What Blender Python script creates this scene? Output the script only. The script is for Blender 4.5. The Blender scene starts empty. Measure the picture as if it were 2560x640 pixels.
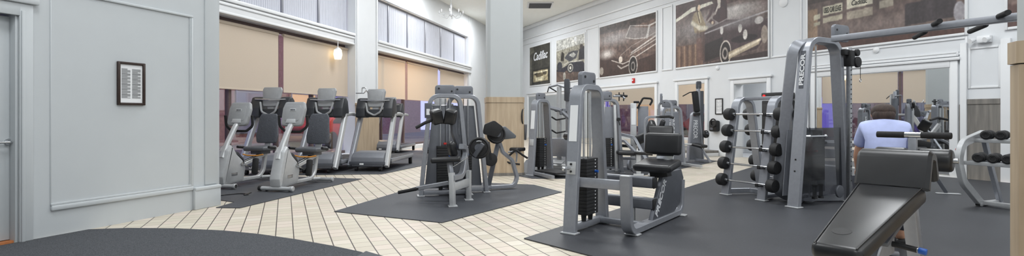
import bpy, bmesh, math, random
import numpy as np
from mathutils import Vector, Matrix, Euler
random.seed(7)
C = bpy.context.scene.collection
PI = math.pi; V = Vector
# ------------------------------------------------------------------ survey of the photograph
F, H, HY = 1300.0, 1.2, 290.0
def G(px, py, z=0.0):                       # photograph pixel -> point on the floor (or on a level z)
    Y = F*(H-z)/(py-HY); return Vector(((px-1280)/F*Y, Y, z))
def AT(px, py, Y): return Vector(((px-1280)/F*Y, Y, H-(py-HY)/F*Y))
# ------------------------------------------------------------------ materials
def srgb(c):
    return tuple((x/12.92 if x <= .04045 else ((x+.055)/1.055)**2.4) for x in (v/255. for v in c))
MATS = {}
def mat(name, col, rough=.5, metal=0., noise=0., nscale=40., bump=0., spec=.5, col2=None, stretch=None, coat=0., emit=None, estr=0.):
    m = bpy.data.materials.new(name); m.use_nodes = True
    nt = m.node_tree; b = nt.nodes['Principled BSDF']
    c = srgb(col)
    b.inputs['Base Color'].default_value = (*c, 1); b.inputs['Roughness'].default_value = rough
    b.inputs['Metallic'].default_value = metal; b.inputs['Specular IOR Level'].default_value = spec
    b.inputs['Coat Weight'].default_value = coat
    if emit:
        b.inputs['Emission Color'].default_value = (*srgb(emit), 1); b.inputs['Emission Strength'].default_value = estr
    if noise or bump or col2:
        tc = nt.nodes.new('ShaderNodeTexCoord'); mp = nt.nodes.new('ShaderNodeMapping'); nz = nt.nodes.new('ShaderNodeTexNoise')
        nz.inputs['Scale'].default_value = nscale; nz.inputs['Detail'].default_value = 4
        if stretch: mp.inputs['Scale'].default_value = stretch
        nt.links.new(tc.outputs['Object'], mp.inputs['Vector']); nt.links.new(mp.outputs['Vector'], nz.inputs['Vector'])
        if noise or col2:
            r = nt.nodes.new('ShaderNodeValToRGB'); cc = srgb(col2) if col2 else tuple(max(0, x*(1-noise)) for x in c)
            r.color_ramp.elements[0].color = (*cc, 1); r.color_ramp.elements[0].position = .35
            r.color_ramp.elements[1].color = (*[min(1, x*(1+noise*.6)) for x in c], 1); r.color_ramp.elements[1].position = .68
            nt.links.new(nz.outputs['Fac'], r.inputs['Fac']); nt.links.new(r.outputs['Color'], b.inputs['Base Color'])
        if bump:
            bp = nt.nodes.new('ShaderNodeBump'); bp.inputs['Strength'].default_value = bump; bp.inputs['Distance'].default_value = .004
            nt.links.new(nz.outputs['Fac'], bp.inputs['Height']); nt.links.new(bp.outputs['Normal'], b.inputs['Normal'])
    MATS[name] = m; return m
silver = mat('silver_paint', (150,153,160), .36, .45, noise=.05, nscale=25)
silver2 = mat('light_silver_paint', (186,188,190), .38, .3, noise=.04, nscale=20)
dsilver = mat('dark_grey_paint', (88,91,98), .42, .3, noise=.06, nscale=20)
shroudm = mat('grey_shroud', (118,121,128), .45, .15, noise=.05, nscale=12)
vinyl = mat('black_vinyl', (29,30,33), .36, 0, noise=.25, nscale=9, bump=.05)
vinylg = mat('grey_vinyl', (92,95,100), .45, 0, noise=.15, nscale=9)
blackp = mat('black_plastic', (26,26,28), .5, 0, noise=.15, nscale=30)
rubber = mat('black_rubber', (30,30,32), .65, 0, noise=.3, nscale=60, bump=.1)
grip = mat('black_foam_grip', (28,28,30), .75, 0, noise=.3, nscale=90, bump=.15)
chrome = mat('chrome', (205,207,210), .18, 1.)
steel = mat('brushed_steel', (170,172,175), .3, .9, noise=.08, nscale=30)
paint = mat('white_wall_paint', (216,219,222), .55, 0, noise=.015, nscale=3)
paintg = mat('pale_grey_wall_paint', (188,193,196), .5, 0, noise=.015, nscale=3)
colp = mat('grey_column_paint', (178,182,183), .55, 0, noise=.015, nscale=3)
trimp = mat('white_trim_paint', (222,224,226), .4, 0, noise=.012, nscale=4)
ceilm = mat('ceiling_paint', (240,241,236), .8, 0, noise=.02, nscale=5)
wood = mat('pale_oak_laminate', (184,166,142), .5, 0, col2=(166,147,123), nscale=3.2, stretch=(6,6,.5), noise=.03)
woodg = mat('grey_oak_laminate', (128,124,118), .55, 0, col2=(106,103,99), nscale=3.2, stretch=(6,6,.5), noise=.03)
woodo = mat('orange_wood', (178,112,66), .5, 0, noise=.15, nscale=20, stretch=(1,12,1))
matm = mat('rubber_matting', (60,63,69), .6, 0, noise=.3, nscale=160, bump=.25)
matb = mat('black_rubber_flooring', (57,59,64), .5, 0, noise=.4, nscale=220, bump=.3)
carpetm = mat('charcoal_carpet', (84,86,90), .95, 0, noise=.5, nscale=170, bump=.9, spec=.1)
consolem = mat('grey_console_plastic', (150,152,154), .42, 0, noise=.05, nscale=15)
consoled = mat('dark_console_plastic', (46,48,52), .4, 0, noise=.1, nscale=15)
meshm = mat('grey_mesh_fabric', (82,85,92), .8, 0, noise=.45, nscale=110, bump=.4)
whitem = mat('white_label', (228,230,232), .5)
lettm = mat('white_lettering', (212,214,218), .5)
blackl = mat('black_lettering', (30,30,32), .5)
blue = mat('blue_plastic', (30,86,170), .4)
red = mat('red_plastic', (190,40,36), .4)
orange = mat('orange_plastic', (206,140,60), .45)
skin = mat('skin', (196,150,124), .55, 0, noise=.05, nscale=30)
shirtm = mat('pale_blue_cotton', (172,182,222), .85, 0, noise=.08, nscale=14, bump=.2)
trousm = mat('dark_trousers', (52,54,62), .9, 0, noise=.1, nscale=40)
hairm = mat('dark_brown_hair', (58,44,38), .7, 0, noise=.4, nscale=40, bump=.8, stretch=(1,1,.2))
framebr = mat('dark_bronze_frame', (58,46,42), .45, .3, noise=.15, nscale=30)
mullm = mat('brown_mullion', (104,88,86), .45, .3, noise=.1, nscale=20)
alum = mat('grey_aluminium', (150,152,160), .4, .5)
vblind = mat('grey_vertical_blind', (196,198,208), .7, 0, noise=.06, nscale=6, stretch=(8,8,.6))
brickm = mat('brick_facade', (150,112,112), .9, 0, noise=.3, nscale=8)
asph = mat('pavement', (84,80,96), .9, 0, noise=.2, nscale=12)
neonp = mat('purple_sign_glow', (90,70,200), .5, emit=(150,136,225), estr=.9)
neonr = mat('red_sign_glow', (220,70,70), .5, emit=(235,80,80), estr=1.2)
warmg = mat('warm_window_glow', (235,190,130), .5, emit=(250,200,140), estr=1.0)
reflg = mat('reflection_glow', (255,236,190), .5, emit=(255,232,180), estr=4.)
ledr = mat('red_led', (230,40,40), .5, emit=(235,30,30), estr=1.5)
door_in = mat('dark_door_glass', (52,56,58), .15, 0, noise=.1, nscale=3)

def blind_mat(name, col):
    m = bpy.data.materials.new(name); m.use_nodes = True; nt = m.node_tree; nt.nodes.clear()
    o = nt.nodes.new('ShaderNodeOutputMaterial'); d = nt.nodes.new('ShaderNodeBsdfDiffuse'); t = nt.nodes.new('ShaderNodeBsdfTranslucent'); mx = nt.nodes.new('ShaderNodeMixShader')
    tc = nt.nodes.new('ShaderNodeTexCoord'); nz = nt.nodes.new('ShaderNodeTexNoise'); nz.inputs['Scale'].default_value = 60
    r = nt.nodes.new('ShaderNodeValToRGB'); c = srgb(col)
    r.color_ramp.elements[0].color = (*[x*.93 for x in c], 1); r.color_ramp.elements[1].color = (*c, 1)
    L = nt.links.new
    L(tc.outputs['Object'], nz.inputs['Vector']); L(nz.outputs['Fac'], r.inputs['Fac'])
    L(r.outputs['Color'], d.inputs['Color']); L(r.outputs['Color'], t.inputs['Color'])
    mx.inputs['Fac'].default_value = .35
    L(d.outputs[0], mx.inputs[1]); L(t.outputs[0], mx.inputs[2]); L(mx.outputs[0], o.inputs['Surface']); return m
blindm = blind_mat('beige_screen_fabric', (230,217,200))
def glass_mat(name, tint, gloss, rough=.02):
    m = bpy.data.materials.new(name); m.use_nodes = True; nt = m.node_tree; nt.nodes.clear()
    o = nt.nodes.new('ShaderNodeOutputMaterial'); t = nt.nodes.new('ShaderNodeBsdfTransparent'); g = nt.nodes.new('ShaderNodeBsdfGlossy'); mx = nt.nodes.new('ShaderNodeMixShader')
    t.inputs['Color'].default_value = (*tint, 1); g.inputs['Roughness'].default_value = rough; mx.inputs['Fac'].default_value = gloss
    nt.links.new(t.outputs[0], mx.inputs[1]); nt.links.new(g.outputs[0], mx.inputs[2]); nt.links.new(mx.outputs[0], o.inputs['Surface']); return m
glassm = glass_mat('window_glass', (.86,.88,.94), .2)
smoke = glass_mat('smoked_acrylic', (.5,.51,.54), .12, .12)
def mirror_mat():
    m = bpy.data.materials.new('mirror_glass'); m.use_nodes = True; b = m.node_tree.nodes['Principled BSDF']
    b.inputs['Base Color'].default_value = (.78,.8,.81,1); b.inputs['Metallic'].default_value = 1; b.inputs['Roughness'].default_value = .015; return m
mirrorm = mirror_mat()
TH = math.atan(.4369)                                   # tile grid runs parallel to the mirror wall
def tile_mat():
    m = bpy.data.materials.new('cream_floor_tiles'); m.use_nodes = True; nt = m.node_tree; b = nt.nodes['Principled BSDF']; L = nt.links.new
    def M(op, a, bb=None, c=None):
        n = nt.nodes.new('ShaderNodeMath'); n.operation = op
        for i, v in enumerate((a, bb, c)):
            if v is None: continue
            if isinstance(v, (int, float)): n.inputs[i].default_value = v
            else: L(v, n.inputs[i])
        return n.outputs[0]
    tc = nt.nodes.new('ShaderNodeTexCoord'); sp = nt.nodes.new('ShaderNodeSeparateXYZ'); L(tc.outputs['Object'], sp.inputs[0])
    p0 = G(733, 573.4)
    x = M('SUBTRACT', sp.outputs['X'], p0.x); y = M('SUBTRACT', sp.outputs['Y'], p0.y)
    ca, sa = math.cos(TH), math.sin(TH)
    u = M('DIVIDE', M('ADD', M('MULTIPLY', x, ca), M('MULTIPLY', y, sa)), .1665)
    v = M('DIVIDE', M('ADD', M('MULTIPLY', x, -sa), M('MULTIPLY', y, ca)), .172)
    fu = M('ABSOLUTE', M('SUBTRACT', M('FRACT', M('ADD', u, .5)), .5)); fv = M('ABSOLUTE', M('SUBTRACT', M('FRACT', M('ADD', v, .62)), .5))
    gu = M('LESS_THAN', fu, .032); gv = M('LESS_THAN', fv, .022)
    cb = nt.nodes.new('ShaderNodeCombineXYZ'); L(M('FLOOR', M('ADD', u, 0.0)), cb.inputs[0]); L(M('FLOOR', M('ADD', v, .12)), cb.inputs[1])
    wn = nt.nodes.new('ShaderNodeTexWhiteNoise'); L(cb.outputs[0], wn.inputs['Vector'])
    r = nt.nodes.new('ShaderNodeValToRGB'); r.color_ramp.elements[0].color = (*srgb((192,183,167)), 1); r.color_ramp.elements[1].color = (*srgb((209,202,188)), 1)
    e = r.color_ramp.elements.new(.5); e.color = (*srgb((200,193,176)), 1); e = r.color_ramp.elements.new(.8); e.color = (*srgb((203,190,177)), 1)
    L(wn.outputs['Value'], r.inputs['Fac'])
    m1 = nt.nodes.new('ShaderNodeMix'); m1.data_type = 'RGBA'; L(gv, m1.inputs[0]); L(r.outputs['Color'], m1.inputs[6]); m1.inputs[7].default_value = (*srgb((128,112,100)), 1)
    m2 = nt.nodes.new('ShaderNodeMix'); m2.data_type = 'RGBA'; L(gu, m2.inputs[0]); L(m1.outputs[2], m2.inputs[6]); m2.inputs[7].default_value = (*srgb((74,66,62)), 1)
    L(m2.outputs[2], b.inputs['Base Color']); b.inputs['Roughness'].default_value = .42
    bp = nt.nodes.new('ShaderNodeBump'); bp.inputs['Strength'].default_value = .4; bp.inputs['Distance'].default_value = .002
    L(M('SUBTRACT', 1.0, M('MAXIMUM', gu, gv)), bp.inputs['Height']); L(bp.outputs['Normal'], b.inputs['Normal'])
    return m
tilem = tile_mat()
# ------------------------------------------------------------------ mesh builder
class MB:
    def __init__(s): s.bm = bmesh.new()
    def _take(s, o, M=None):
        if M is not None: bmesh.ops.transform(o, matrix=M, verts=o.verts)
        me = bpy.data.meshes.new('t'); o.to_mesh(me); o.free(); s.bm.from_mesh(me); bpy.data.meshes.remove(me); return s
    def box(s, c, size, rot=(0,0,0), bev=.006, seg=2):
        o = bmesh.new(); bmesh.ops.create_cube(o, size=1); bmesh.ops.scale(o, vec=size, verts=o.verts)
        bev = min(bev, .45*min(size))
        if bev > 0: bmesh.ops.bevel(o, geom=list(o.edges), offset=bev, segments=seg, profile=.5, affect='EDGES')
        return s._take(o, Matrix.Translation(c) @ Euler(rot).to_matrix().to_4x4())
    def taper(s, c, w0, w1, l, t, rot=(0,0,0), bev=.02, seg=3):     # pad: width w0 at -y end, w1 at +y end
        o = bmesh.new(); bmesh.ops.create_cube(o, size=1)
        for v in o.verts:
            w = w1 if v.co.y > 0 else w0; v.co = Vector((v.co.x*w, v.co.y*l, v.co.z*t))
        bmesh.ops.bevel(o, geom=list(o.edges), offset=min(bev, .45*t), segments=seg, profile=.5, affect='EDGES')
        return s._take(o, Matrix.Translation(c) @ Euler(rot).to_matrix().to_4x4())
    def bar(s, p, q, w, d, up=(0,0,1), bev=.005):
        p, q = Vector(p), Vector(q); z = (q-p); L = z.length; z.normalize(); up = Vector(up)
        x = up.cross(z)
        if x.length < 1e-4: x = Vector((1,0,0)).cross(z)
        if x.length < 1e-4: x = Vector((0,1,0)).cross(z)
        x.normalize(); y = z.cross(x)
        M = Matrix((x, y, z)).transposed().to_4x4(); M.translation = (p+q)/2
        o = bmesh.new(); bmesh.ops.create_cube(o, size=1); bmesh.ops.scale(o, vec=(w, d, L), verts=o.verts)
        if bev: bmesh.ops.bevel(o, geom=list(o.edges), offset=min(bev, .4*min(w, d)), segments=2, profile=.5, affect='EDGES')
        return s._take(o, M)
    def cyl(s, p, q, r, r2=None, n=24, bev=0.):
        p, q = Vector(p), Vector(q); z = q-p; L = z.length
        o = bmesh.new(); bmesh.ops.create_cone(o, cap_ends=True, segments=n, radius1=r, radius2=r if r2 is None else r2, depth=L)
        if bev:
            ed = [e for e in o.edges if abs(e.verts[0].co.z-e.verts[1].co.z) < 1e-6]
            bmesh.ops.bevel(o, geom=ed, offset=bev, segments=3, profile=.5, affect='EDGES')
        M = z.to_track_quat('Z', 'Y').to_matrix().to_4x4(); M.translation = (p+q)/2
        return s._take(o, M)
    def sph(s, c, r, sc=(1,1,1), rot=(0,0,0)):
        o = bmesh.new(); bmesh.ops.create_uvsphere(o, u_segments=20, v_segments=12, radius=r); bmesh.ops.scale(o, vec=sc, verts=o.verts)
        return s._take(o, Matrix.Translation(c) @ Euler(rot).to_matrix().to_4x4())
    def torus(s, c, R, r, axis=(0,0,1), a0=0, a1=2*PI, n=32, k=10):
        z = Vector(axis).normalized(); x = z.orthogonal().normalized(); y = z.cross(x)
        pts = [Vector(c)+x*R*math.cos(a0+(a1-a0)*i/n)+y*R*math.sin(a0+(a1-a0)*i/n) for i in range(n+1)]
        return s.tube(pts, r, n=k, fil=0)
    @staticmethod
    def fillet(path, r, seg=6):
        P = [Vector(p) for p in path]
        if r <= 0: return P
        out = [P[0]]
        for i in range(1, len(P)-1):
            a, b, c = P[i-1], P[i], P[i+1]; u = (a-b); v = (c-b); lu, lv = u.length, v.length; u /= lu; v /= lv
            ang = u.angle(v)
            if ang > PI-.03: out.append(b); continue
            t = min(r/math.tan(ang/2), .48*lu, .48*lv)
            p0, p1 = b+u*t, b+v*t; rr = t*math.tan(ang/2); cen = b+(u+v).normalized()*(rr/math.sin(ang/2))
            e0 = p0-cen; e1 = p1-cen; tot = e0.angle(e1); ax = e0.cross(e1).normalized()
            for k in range(seg+1): out.append(cen+Matrix.Rotation(tot*k/seg, 3, ax) @ e0)
        out.append(P[-1]); return out
    def _loft(s, rings, cap=True):
        o = s.bm; vr = [[o.verts.new(p) for p in r] for r in rings]; n = len(vr[0])
        for a, b in zip(vr, vr[1:]):
            for i in range(n): o.faces.new((a[i], a[(i+1) % n], b[(i+1) % n], b[i]))
        if cap: o.faces.new(list(reversed(vr[0]))); o.faces.new(vr[-1])
        return s
    def tube(s, path, r, n=14, fil=.05, r2=None):
        P = s.fillet(path, fil); T = []
        for i in range(len(P)):
            t = (P[min(i+1, len(P)-1)]-P[max(i-1, 0)]); T.append(t.normalized())
        nrm = T[0].orthogonal().normalized(); rings = []
        for i, p in enumerate(P):
            nrm = (nrm-T[i]*nrm.dot(T[i])).normalized(); b = T[i].cross(nrm)
            rr = r if r2 is None else r+(r2-r)*i/(len(P)-1)
            rings.append([p+(nrm*math.cos(2*PI*k/n)+b*math.sin(2*PI*k/n))*rr for k in range(n)])
        return s._loft(rings)
    def sweep(s, path, w, d, nrm, fil=.06, bev=.006, closed=False):    # rectangular section, w along nrm, d in the plane of the path
        P = s.fillet(path, fil); N = Vector(nrm).normalized(); rings = []
        for i, p in enumerate(P):
            a = (p-P[i-1]).normalized() if i else None; c = (P[i+1]-p).normalized() if i < len(P)-1 else None
            t = a if c is None else c if a is None else (a+c).normalized()
            b = t.cross(N); L = b.length; b /= L
            k = 1.
            if a is not None and c is not None: k = 1/max(.35, math.cos(a.angle(c)/2))
            n2 = b.cross(t).normalized()
            hw, hd = w/2, d/2*k; e = min(bev, hw*.5, d*.25)
            pr = [(-hw+e,-hd),(hw-e,-hd),(hw,-hd+e),(hw,hd-e),(hw-e,hd),(-hw+e,hd),(-hw,hd-e),(-hw,-hd+e)]
            rings.append([p+n2*x+b*y for x, y in pr])
        return s._loft(rings)
    def plate(s, pts, t, origin, ex, ey, bev=.004, rad=0):            # 2D outline extruded by t along ex x ey, centred
        ex, ey = Vector(ex).normalized(), Vector(ey).normalized(); ez = ex.cross(ey); O = Vector(origin)
        if rad:
            P3 = [Vector((x, y, 0)) for x, y in pts]; n = len(P3)
            mids = [(P3[i]+P3[(i+1) % n])/2 for i in range(n)]; out = []
            for i in range(n): out += s.fillet([mids[i-1], P3[i], mids[i]], rad)[1:-1]
            pts = [(p.x, p.y) for p in out]
        o = bmesh.new(); vs = [o.verts.new(O+ex*x+ey*y-ez*t/2) for x, y in pts]; f = o.faces.new(vs)
        r = bmesh.ops.extrude_face_region(o, geom=[f]); vv = [g for g in r['geom'] if isinstance(g, bmesh.types.BMVert)]
        bmesh.ops.translate(o, vec=ez*t, verts=vv); bmesh.ops.recalc_face_normals(o, faces=o.faces)
        if bev:
            ed = [e for e in o.edges if len(e.link_faces) == 2 and e.calc_face_angle() > 1.2]
            bmesh.ops.bevel(o, geom=ed, offset=min(bev, t*.4), segments=2, profile=.5, affect='EDGES')
        return s._take(o)
    def lathe(s, prof, c, axis=(0,0,1), n=24):
        z = Vector(axis).normalized(); x = z.orthogonal().normalized(); y = z.cross(x); c = Vector(c)
        return s._loft([[c+z*h+(x*math.cos(2*PI*k/n)+y*math.sin(2*PI*k/n))*max(r, 1e-4) for k in range(n)] for r, h in prof])
    def build(s, name, m, parent=None, smooth=True, label=None):
        bmesh.ops.recalc_face_normals(s.bm, faces=s.bm.faces)
        me = bpy.data.meshes.new(name); s.bm.to_mesh(me); s.bm.free(); me.materials.append(m)
        if smooth:
            for p in me.polygons: p.use_smooth = True
            me.set_sharp_from_angle(angle=math.radians(35))
        o = bpy.data.objects.new(name, me); C.objects.link(o)
        if parent: o.parent = parent
        if label: o['label'] = label
        return o
def thing(name, label, cat, loc=(0,0,0), rz=0., group=None):
    o = bpy.data.objects.new(name, None); C.objects.link(o); o.location = loc; o.rotation_euler = (0,0,rz); o.empty_display_size = .1
    o['label'] = label; o['category'] = cat
    if group: o['group'] = group
    return o
def tag(o, label, cat, group=None):
    o['label'] = label; o['category'] = cat
    if group: o['group'] = group
    return o
def struct(o): o['kind'] = 'structure'; return o
def dup(r, loc, rz, label):
    n = r.copy(); C.objects.link(n); n.location = loc; n.rotation_euler = (0,0,rz); n['label'] = label
    for ch in list(r.children):
        c = ch.copy(); C.objects.link(c); c.parent = n
        for g in list(ch.children):
            d = g.copy(); C.objects.link(d); d.parent = c
    return n
def text(parent, name, s, size, m, o, ex, ey, length=None, depth=.002, bold=0., shear=0.):
    cu = bpy.data.curves.new(name, 'FONT'); cu.body = s; cu.size = 1; cu.extrude = .02; cu.offset = bold; cu.align_x = 'CENTER'; cu.align_y = 'CENTER'; cu.shear = shear
    ob = bpy.data.objects.new('t', cu); C.objects.link(ob); dg = bpy.context.evaluated_depsgraph_get()
    me = bpy.data.meshes.new_from_object(ob.evaluated_get(dg)); bpy.data.objects.remove(ob); bpy.data.curves.remove(cu)
    xs = [v.co.x for v in me.vertices]; ys = [v.co.y for v in me.vertices]; cx, cy = (max(xs)+min(xs))/2, (max(ys)+min(ys))/2
    sx = length/(max(xs)-min(xs)) if length else size; sy = size/(max(ys)-min(ys)) if length else size
    ex, ey = Vector(ex).normalized(), Vector(ey).normalized(); ez = ex.cross(ey); O = Vector(o)
    for v in me.vertices: v.co = O+ex*(v.co.x-cx)*sx+ey*(v.co.y-cy)*sy+ez*(depth if v.co.z > 0 else -depth)
    me.materials.clear(); me.materials.append(m); me.name = name
    t = bpy.data.objects.new(name, me); C.objects.link(t); t.parent = parent; return t
# ------------------------------------------------------------------ room shell
CZ = 6.0
def poly_slab(name, pts, z0, z1, m, parent=None):
    b = MB(); n = len(pts); bm = b.bm
    lo = [bm.verts.new((p[0], p[1], z0)) for p in pts]; hi = [bm.verts.new((p[0], p[1], z1)) for p in pts]
    bm.faces.new(lo); bm.faces.new(hi)
    for i in range(n): bm.faces.new((lo[i], lo[(i+1) % n], hi[(i+1) % n], hi[i]))
    return b.build(name, m, parent, smooth=False)
room = [(-7.9,-3.2),(14.6,-3.2),(-.55,31.4),(-9.0,1.0)]
struct(poly_slab('floor', [(-9.5,-3.4),(14.9,-3.4),(14.6,-2.5),(-.5,31.6),(-.9,31.6),(-9.0,1.5)], -.1, 0, tilem))
struct(poly_slab('ceiling', [(-9.8,-3.4),(15.2,-3.4),(14.9,-2.5),(-.3,32),(-1.1,32),(-9.4,1.5)], CZ, CZ+.12, ceilm))
# window wall (left) local frame: x along the wall, -y into the room
AW = math.atan2(.9674, .2534); OW = (-8.63, 0, 0)
def sW(px): return 8.63/((1280-px)/F+.262)/.9674
AR = math.atan2(-.9158, .4016); OR = (13.06, 0, 0)
def sR(px): return -13.06/((px-1280)/F+.4385)/.9158
def yR(px): return 13.06/((px-1280)/F+.4385)
def zR(px, py): return H+(HY-py)/F*yR(px)
def yW(px): return 8.63/((1280-px)/F+.262)
def zW(px, py): return H+(HY-py)/F*yW(px)
def put(o, O, a): o.location = O; o.rotation_euler = (0,0,a); return o
def X3(b, s0, s1, y0, y1, z0, z1, bev=0): return b.box(((s0+s1)/2, (y0+y1)/2, (z0+z1)/2), (abs(s1-s0), abs(y1-y0), abs(z1-z0)), bev=bev)
s_end = 32.2; p1a, p1b, b2e = sW(881), sW(938), sW(1171); s_b1 = 5.2; s0 = 1.6
b = MB()
X3(b, s0, s_b1, 0, .35, 0, CZ)                                        # solid wall behind the partition
X3(b, p1a, p1b, -.10, .35, 0, CZ); X3(b, b2e, s_end, -.02, .35, 0, CZ)
for a, e in ((s_b1, p1a), (p1b, b2e)):
    X3(b, a, e, 0, .35, 0, .12); X3(b, a, e, 0, .35, 3.27, 3.62); X3(b, a, e, 0, .35, 5.0, CZ)
put(struct(b.build('wall_left', paint, smooth=False)), OW, AW)
b = MB()
for a, e in ((s_b1, p1a-.02), (p1b+.02, b2e+.25)):                     # stepped header mouldings
    X3(b, a, e, -.07, .0, 3.28, 3.60, .01); X3(b, a, e, -.13, .0, 3.52, 3.6, .015); X3(b, a, e, -.10, .0, 3.44, 3.5, .012); X3(b, a, e, -.09, .0, 3.27, 3.32, .01)
put(struct(b.build('trim_1', trimp)), OW, AW)
b = MB(); X3(b, p1a-.01, p1b+.01, -.14, -.1, 0, 1.58); X3(b, p1a-.03, p1b+.03, -.16, -.1, 1.5, 1.58, .008)
o = put(struct(b.build('trim_2', wood)), OW, AW)
b = MB(); X3(b, p1a+.06, p1a+.12, -.125, -.1, 1.62, 5.9, .01); X3(b, p1b-.12, p1b-.06, -.125, -.1, 1.62, 5.9, .01)
X3(b, b2e+.2, b2e+.27, -.05, -.02, 0, 5.9, .01)
put(struct(b.build('trim_3', trimp)), OW, AW)
# windows: glass, mullions, blinds
def bay(n, a, e, mull, blinds, zb):
    w = put(struct(bpy.data.objects.new('window_%d' % n, None)), OW, AW); C.objects.link(w)
    fr = MB(); X3(fr, a, e, .24, .32, .12, .2, .008); X3(fr, a, e, .24, .32, 3.19, 3.27, .008)
    for m_ in mull: X3(fr, m_-.04, m_+.04, .22, .32, .2, 3.19, .008)
    fr.build('window_frame', mullm, w)
    edges = [a]+list(mull)+[e]
    for q0, q1 in zip(edges, edges[1:]):
        g = MB(); X3(g, q0+.03, q1-.03, .275, .283, .19, 3.2); g.build('pane', glassm, w, smooth=False)
    for i, (q0, q1, lab) in enumerate(blinds):
        r = put(thing('roller_blind', lab, 'blind'), OW, AW)
        r['group'] = 'roller blinds half lowered over the street windows'
        f = MB(); X3(f, q0, q1, .135, .139, zb, 3.13); f.build('fabric', blindm, r, smooth=False)
        f = MB(); f.cyl((q0, .15, 3.14), (q1, .15, 3.14), .04); f.build('roller_tube', blindm, r)
        f = MB(); X3(f, q0, q1, .125, .148, zb-.03, zb+.005, .006); f.build('bottom_rail', blindm, r)
    return w
m1 = sW(714)
bay(1, s_b1, p1a, [sW(400), sW(597), m1, sW(800)],
    [(s_b1+.05, sW(708), 'beige roller blind nearest the grey partition wall, left of the brown mullion'), (sW(721), p1a-.03, 'beige roller blind between the brown mullion and the white pilaster')], 1.79)
m2, m3 = sW(1024.5), sW(1105)
bay(2, p1b, b2e, [sW(970), m2, m3], [(p1b+.03, m2-.1, 'widest yellowish roller blind just right of the white pilaster'), (m2+.1, m3-.12, 'middle yellowish roller blind behind the twin weight towers'),
    (m3+.12, b2e-.25, 'narrow roller blind farthest along, beside the tall column')], 1.82)
def upper(n, a, e, divs, labs):
    w = put(struct(bpy.data.objects.new('window_%d' % n, None)), OW, AW); C.objects.link(w)
    fr = MB(); X3(fr, a, e, .2, .28, 3.62, 3.67, .006); X3(fr, a, e, .2, .28, 4.93, 5.0, .006)
    for d in divs: X3(fr, d-.035, d+.035, .14, .28, 3.67, 4.93, .006)
    fr.build('window_frame', alum, w)
    g = MB(); X3(g, a, e, .25, .256, 3.65, 4.95); g.build('pane', glassm, w, smooth=False)
    E = [a]+divs+[e]
    for (q0, q1), lab in zip(zip(E, E[1:]), labs):
        if lab is None: continue
        bl = MB(); n_ = max(6, int((q1-q0)/.075)); st = (q1-q0-.1)/n_
        for k in range(n_): bl.box((q0+.05+st*(k+.5), .17, 4.3), (st*1.12, .006, 1.25), rot=(0,0,.09), bev=0)
        o = put(bl.build('vertical_blind', vblind, smooth=False), OW, AW); tag(o, lab, 'blind', 'vertical blinds in the high windows')
ud = [sW(330), sW(480), sW(612), sW(719.5), sW(809)]
upper(3, s_b1, p1a, ud, [None, None, 'grey vertical blind cut by the frame top left, third from the pilaster', 'grey vertical blind second from the white pilaster in the near high windows',
   'grey vertical blind second pane left of the pilaster, above the beige blind', 'grey vertical blind touching the white pilaster on its left'])
nm = ['first', 'second', 'third', 'fourth', 'fifth', 'last']
upper(4, p1b+.02, b2e, [sW(981), sW(1028), sW(1072), sW(1110), sW(1143)], ['grey vertical blind, %s pane right of the white pilaster in the far high windows' % k for k in nm])
# mirror wall (right)
dA, dB = sR(1838), sR(1918)                                            # doorway in it
b = MB(); X3(b, -34.5, dA, 0, .3, 0, CZ); X3(b, dB, 4, 0, .3, 0, CZ); X3(b, dA, dB, 0, .3, 2.11, CZ)
put(struct(b.build('wall_right', paint, smooth=False)), OR, AR)
# corridor behind the doorway
b = MB(); X3(b, dA-1.5, dB+2.0, 1.9, 2.0, 0, 2.8); X3(b, dA-1.5, dA-1.4, .3, 2.0, 0, 2.8); X3(b, dB+1.9, dB+2.0, .3, 2.0, 0, 2.8); X3(b, dA-1.5, dB+2, .3, 2., 2.8, 2.9)
X3(b, dA-1.5, dB+2, .0, 2., -.1, -.005)
put(struct(b.build('wall_corridor', paint, smooth=False)), OR, AR)
d2 = put(struct(bpy.data.objects.new('door_2', None)), OR, AR); C.objects.link(d2)
b = MB(); q = dB+.35; X3(b, q-.1, q, 1.84, 1.9, 0, 2.15, .008); X3(b, q+.8, q+.9, 1.84, 1.9, 0, 2.15, .008); X3(b, q-.1, q+.9, 1.84, 1.9, 2.05, 2.15, .008); b.build('door_frame', trimp, d2)
b = MB(); X3(b, q, q+.8, 1.86, 1.9, 0.01, 2.05, .004); b.build('door_leaf', paintg, d2)
# trim on the right wall: casings, chair rails, picture mouldings, base
def frame_rect(b, s0, s1, z0, z1, t, d, bottom=True, y=0):
    X3(b, s0, s0+t, y-d, y, z0, z1, .008); X3(b, s1-t, s1, y-d, y, z0, z1, .008); X3(b, s0+t, s1-t, y-d, y, z1-t, z1, .008)
    if bottom: X3(b, s0+t, s1-t, y-d, y, z0, z0+t, .008)
M1a, M1b = sR(1322), sR(1638); M2a, M2b = sR(1697), sR(1763); M3a, M3b = sR(2042), sR(2376)
b = MB()
for (a, e, zt) in ((M1a, M1b, 2.21), (M2a, M2b, 2.21), (dA, dB, 2.11), (M3a, M3b, 2.14)):
    t = .14; X3(b, a-t, a-.012, -.05, 0, 0, zt+.14, .01); X3(b, e+.012, e+t, -.05, 0, 0, zt+.14, .01); X3(b, a-.012, e+.012, -.05, 0, zt+.012, zt+.14, .01)
    X3(b, a-t-.05, e+t+.05, -.09, 0, zt+.14, zt+.2, .015)
put(struct(b.build('trim_4', trimp)), OR, AR)
b = MB()
for (a, e) in ((sR(1928), sR(2006)), (sR(1466), sR(1497)), (sR(1655), sR(1682))): frame_rect(b, a, e, 2.75, 4.95, .05, .03)
frame_rect(b, sR(2000), sR(2420), 2.38, 2.72, .04, .025)
frame_rect(b, sR(2030), sR(2398), 2.36, 2.45, .03, .04)
frame_rect(b, sR(2421), sR(2504), 1.72, 2.5, .04, .02)
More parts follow.
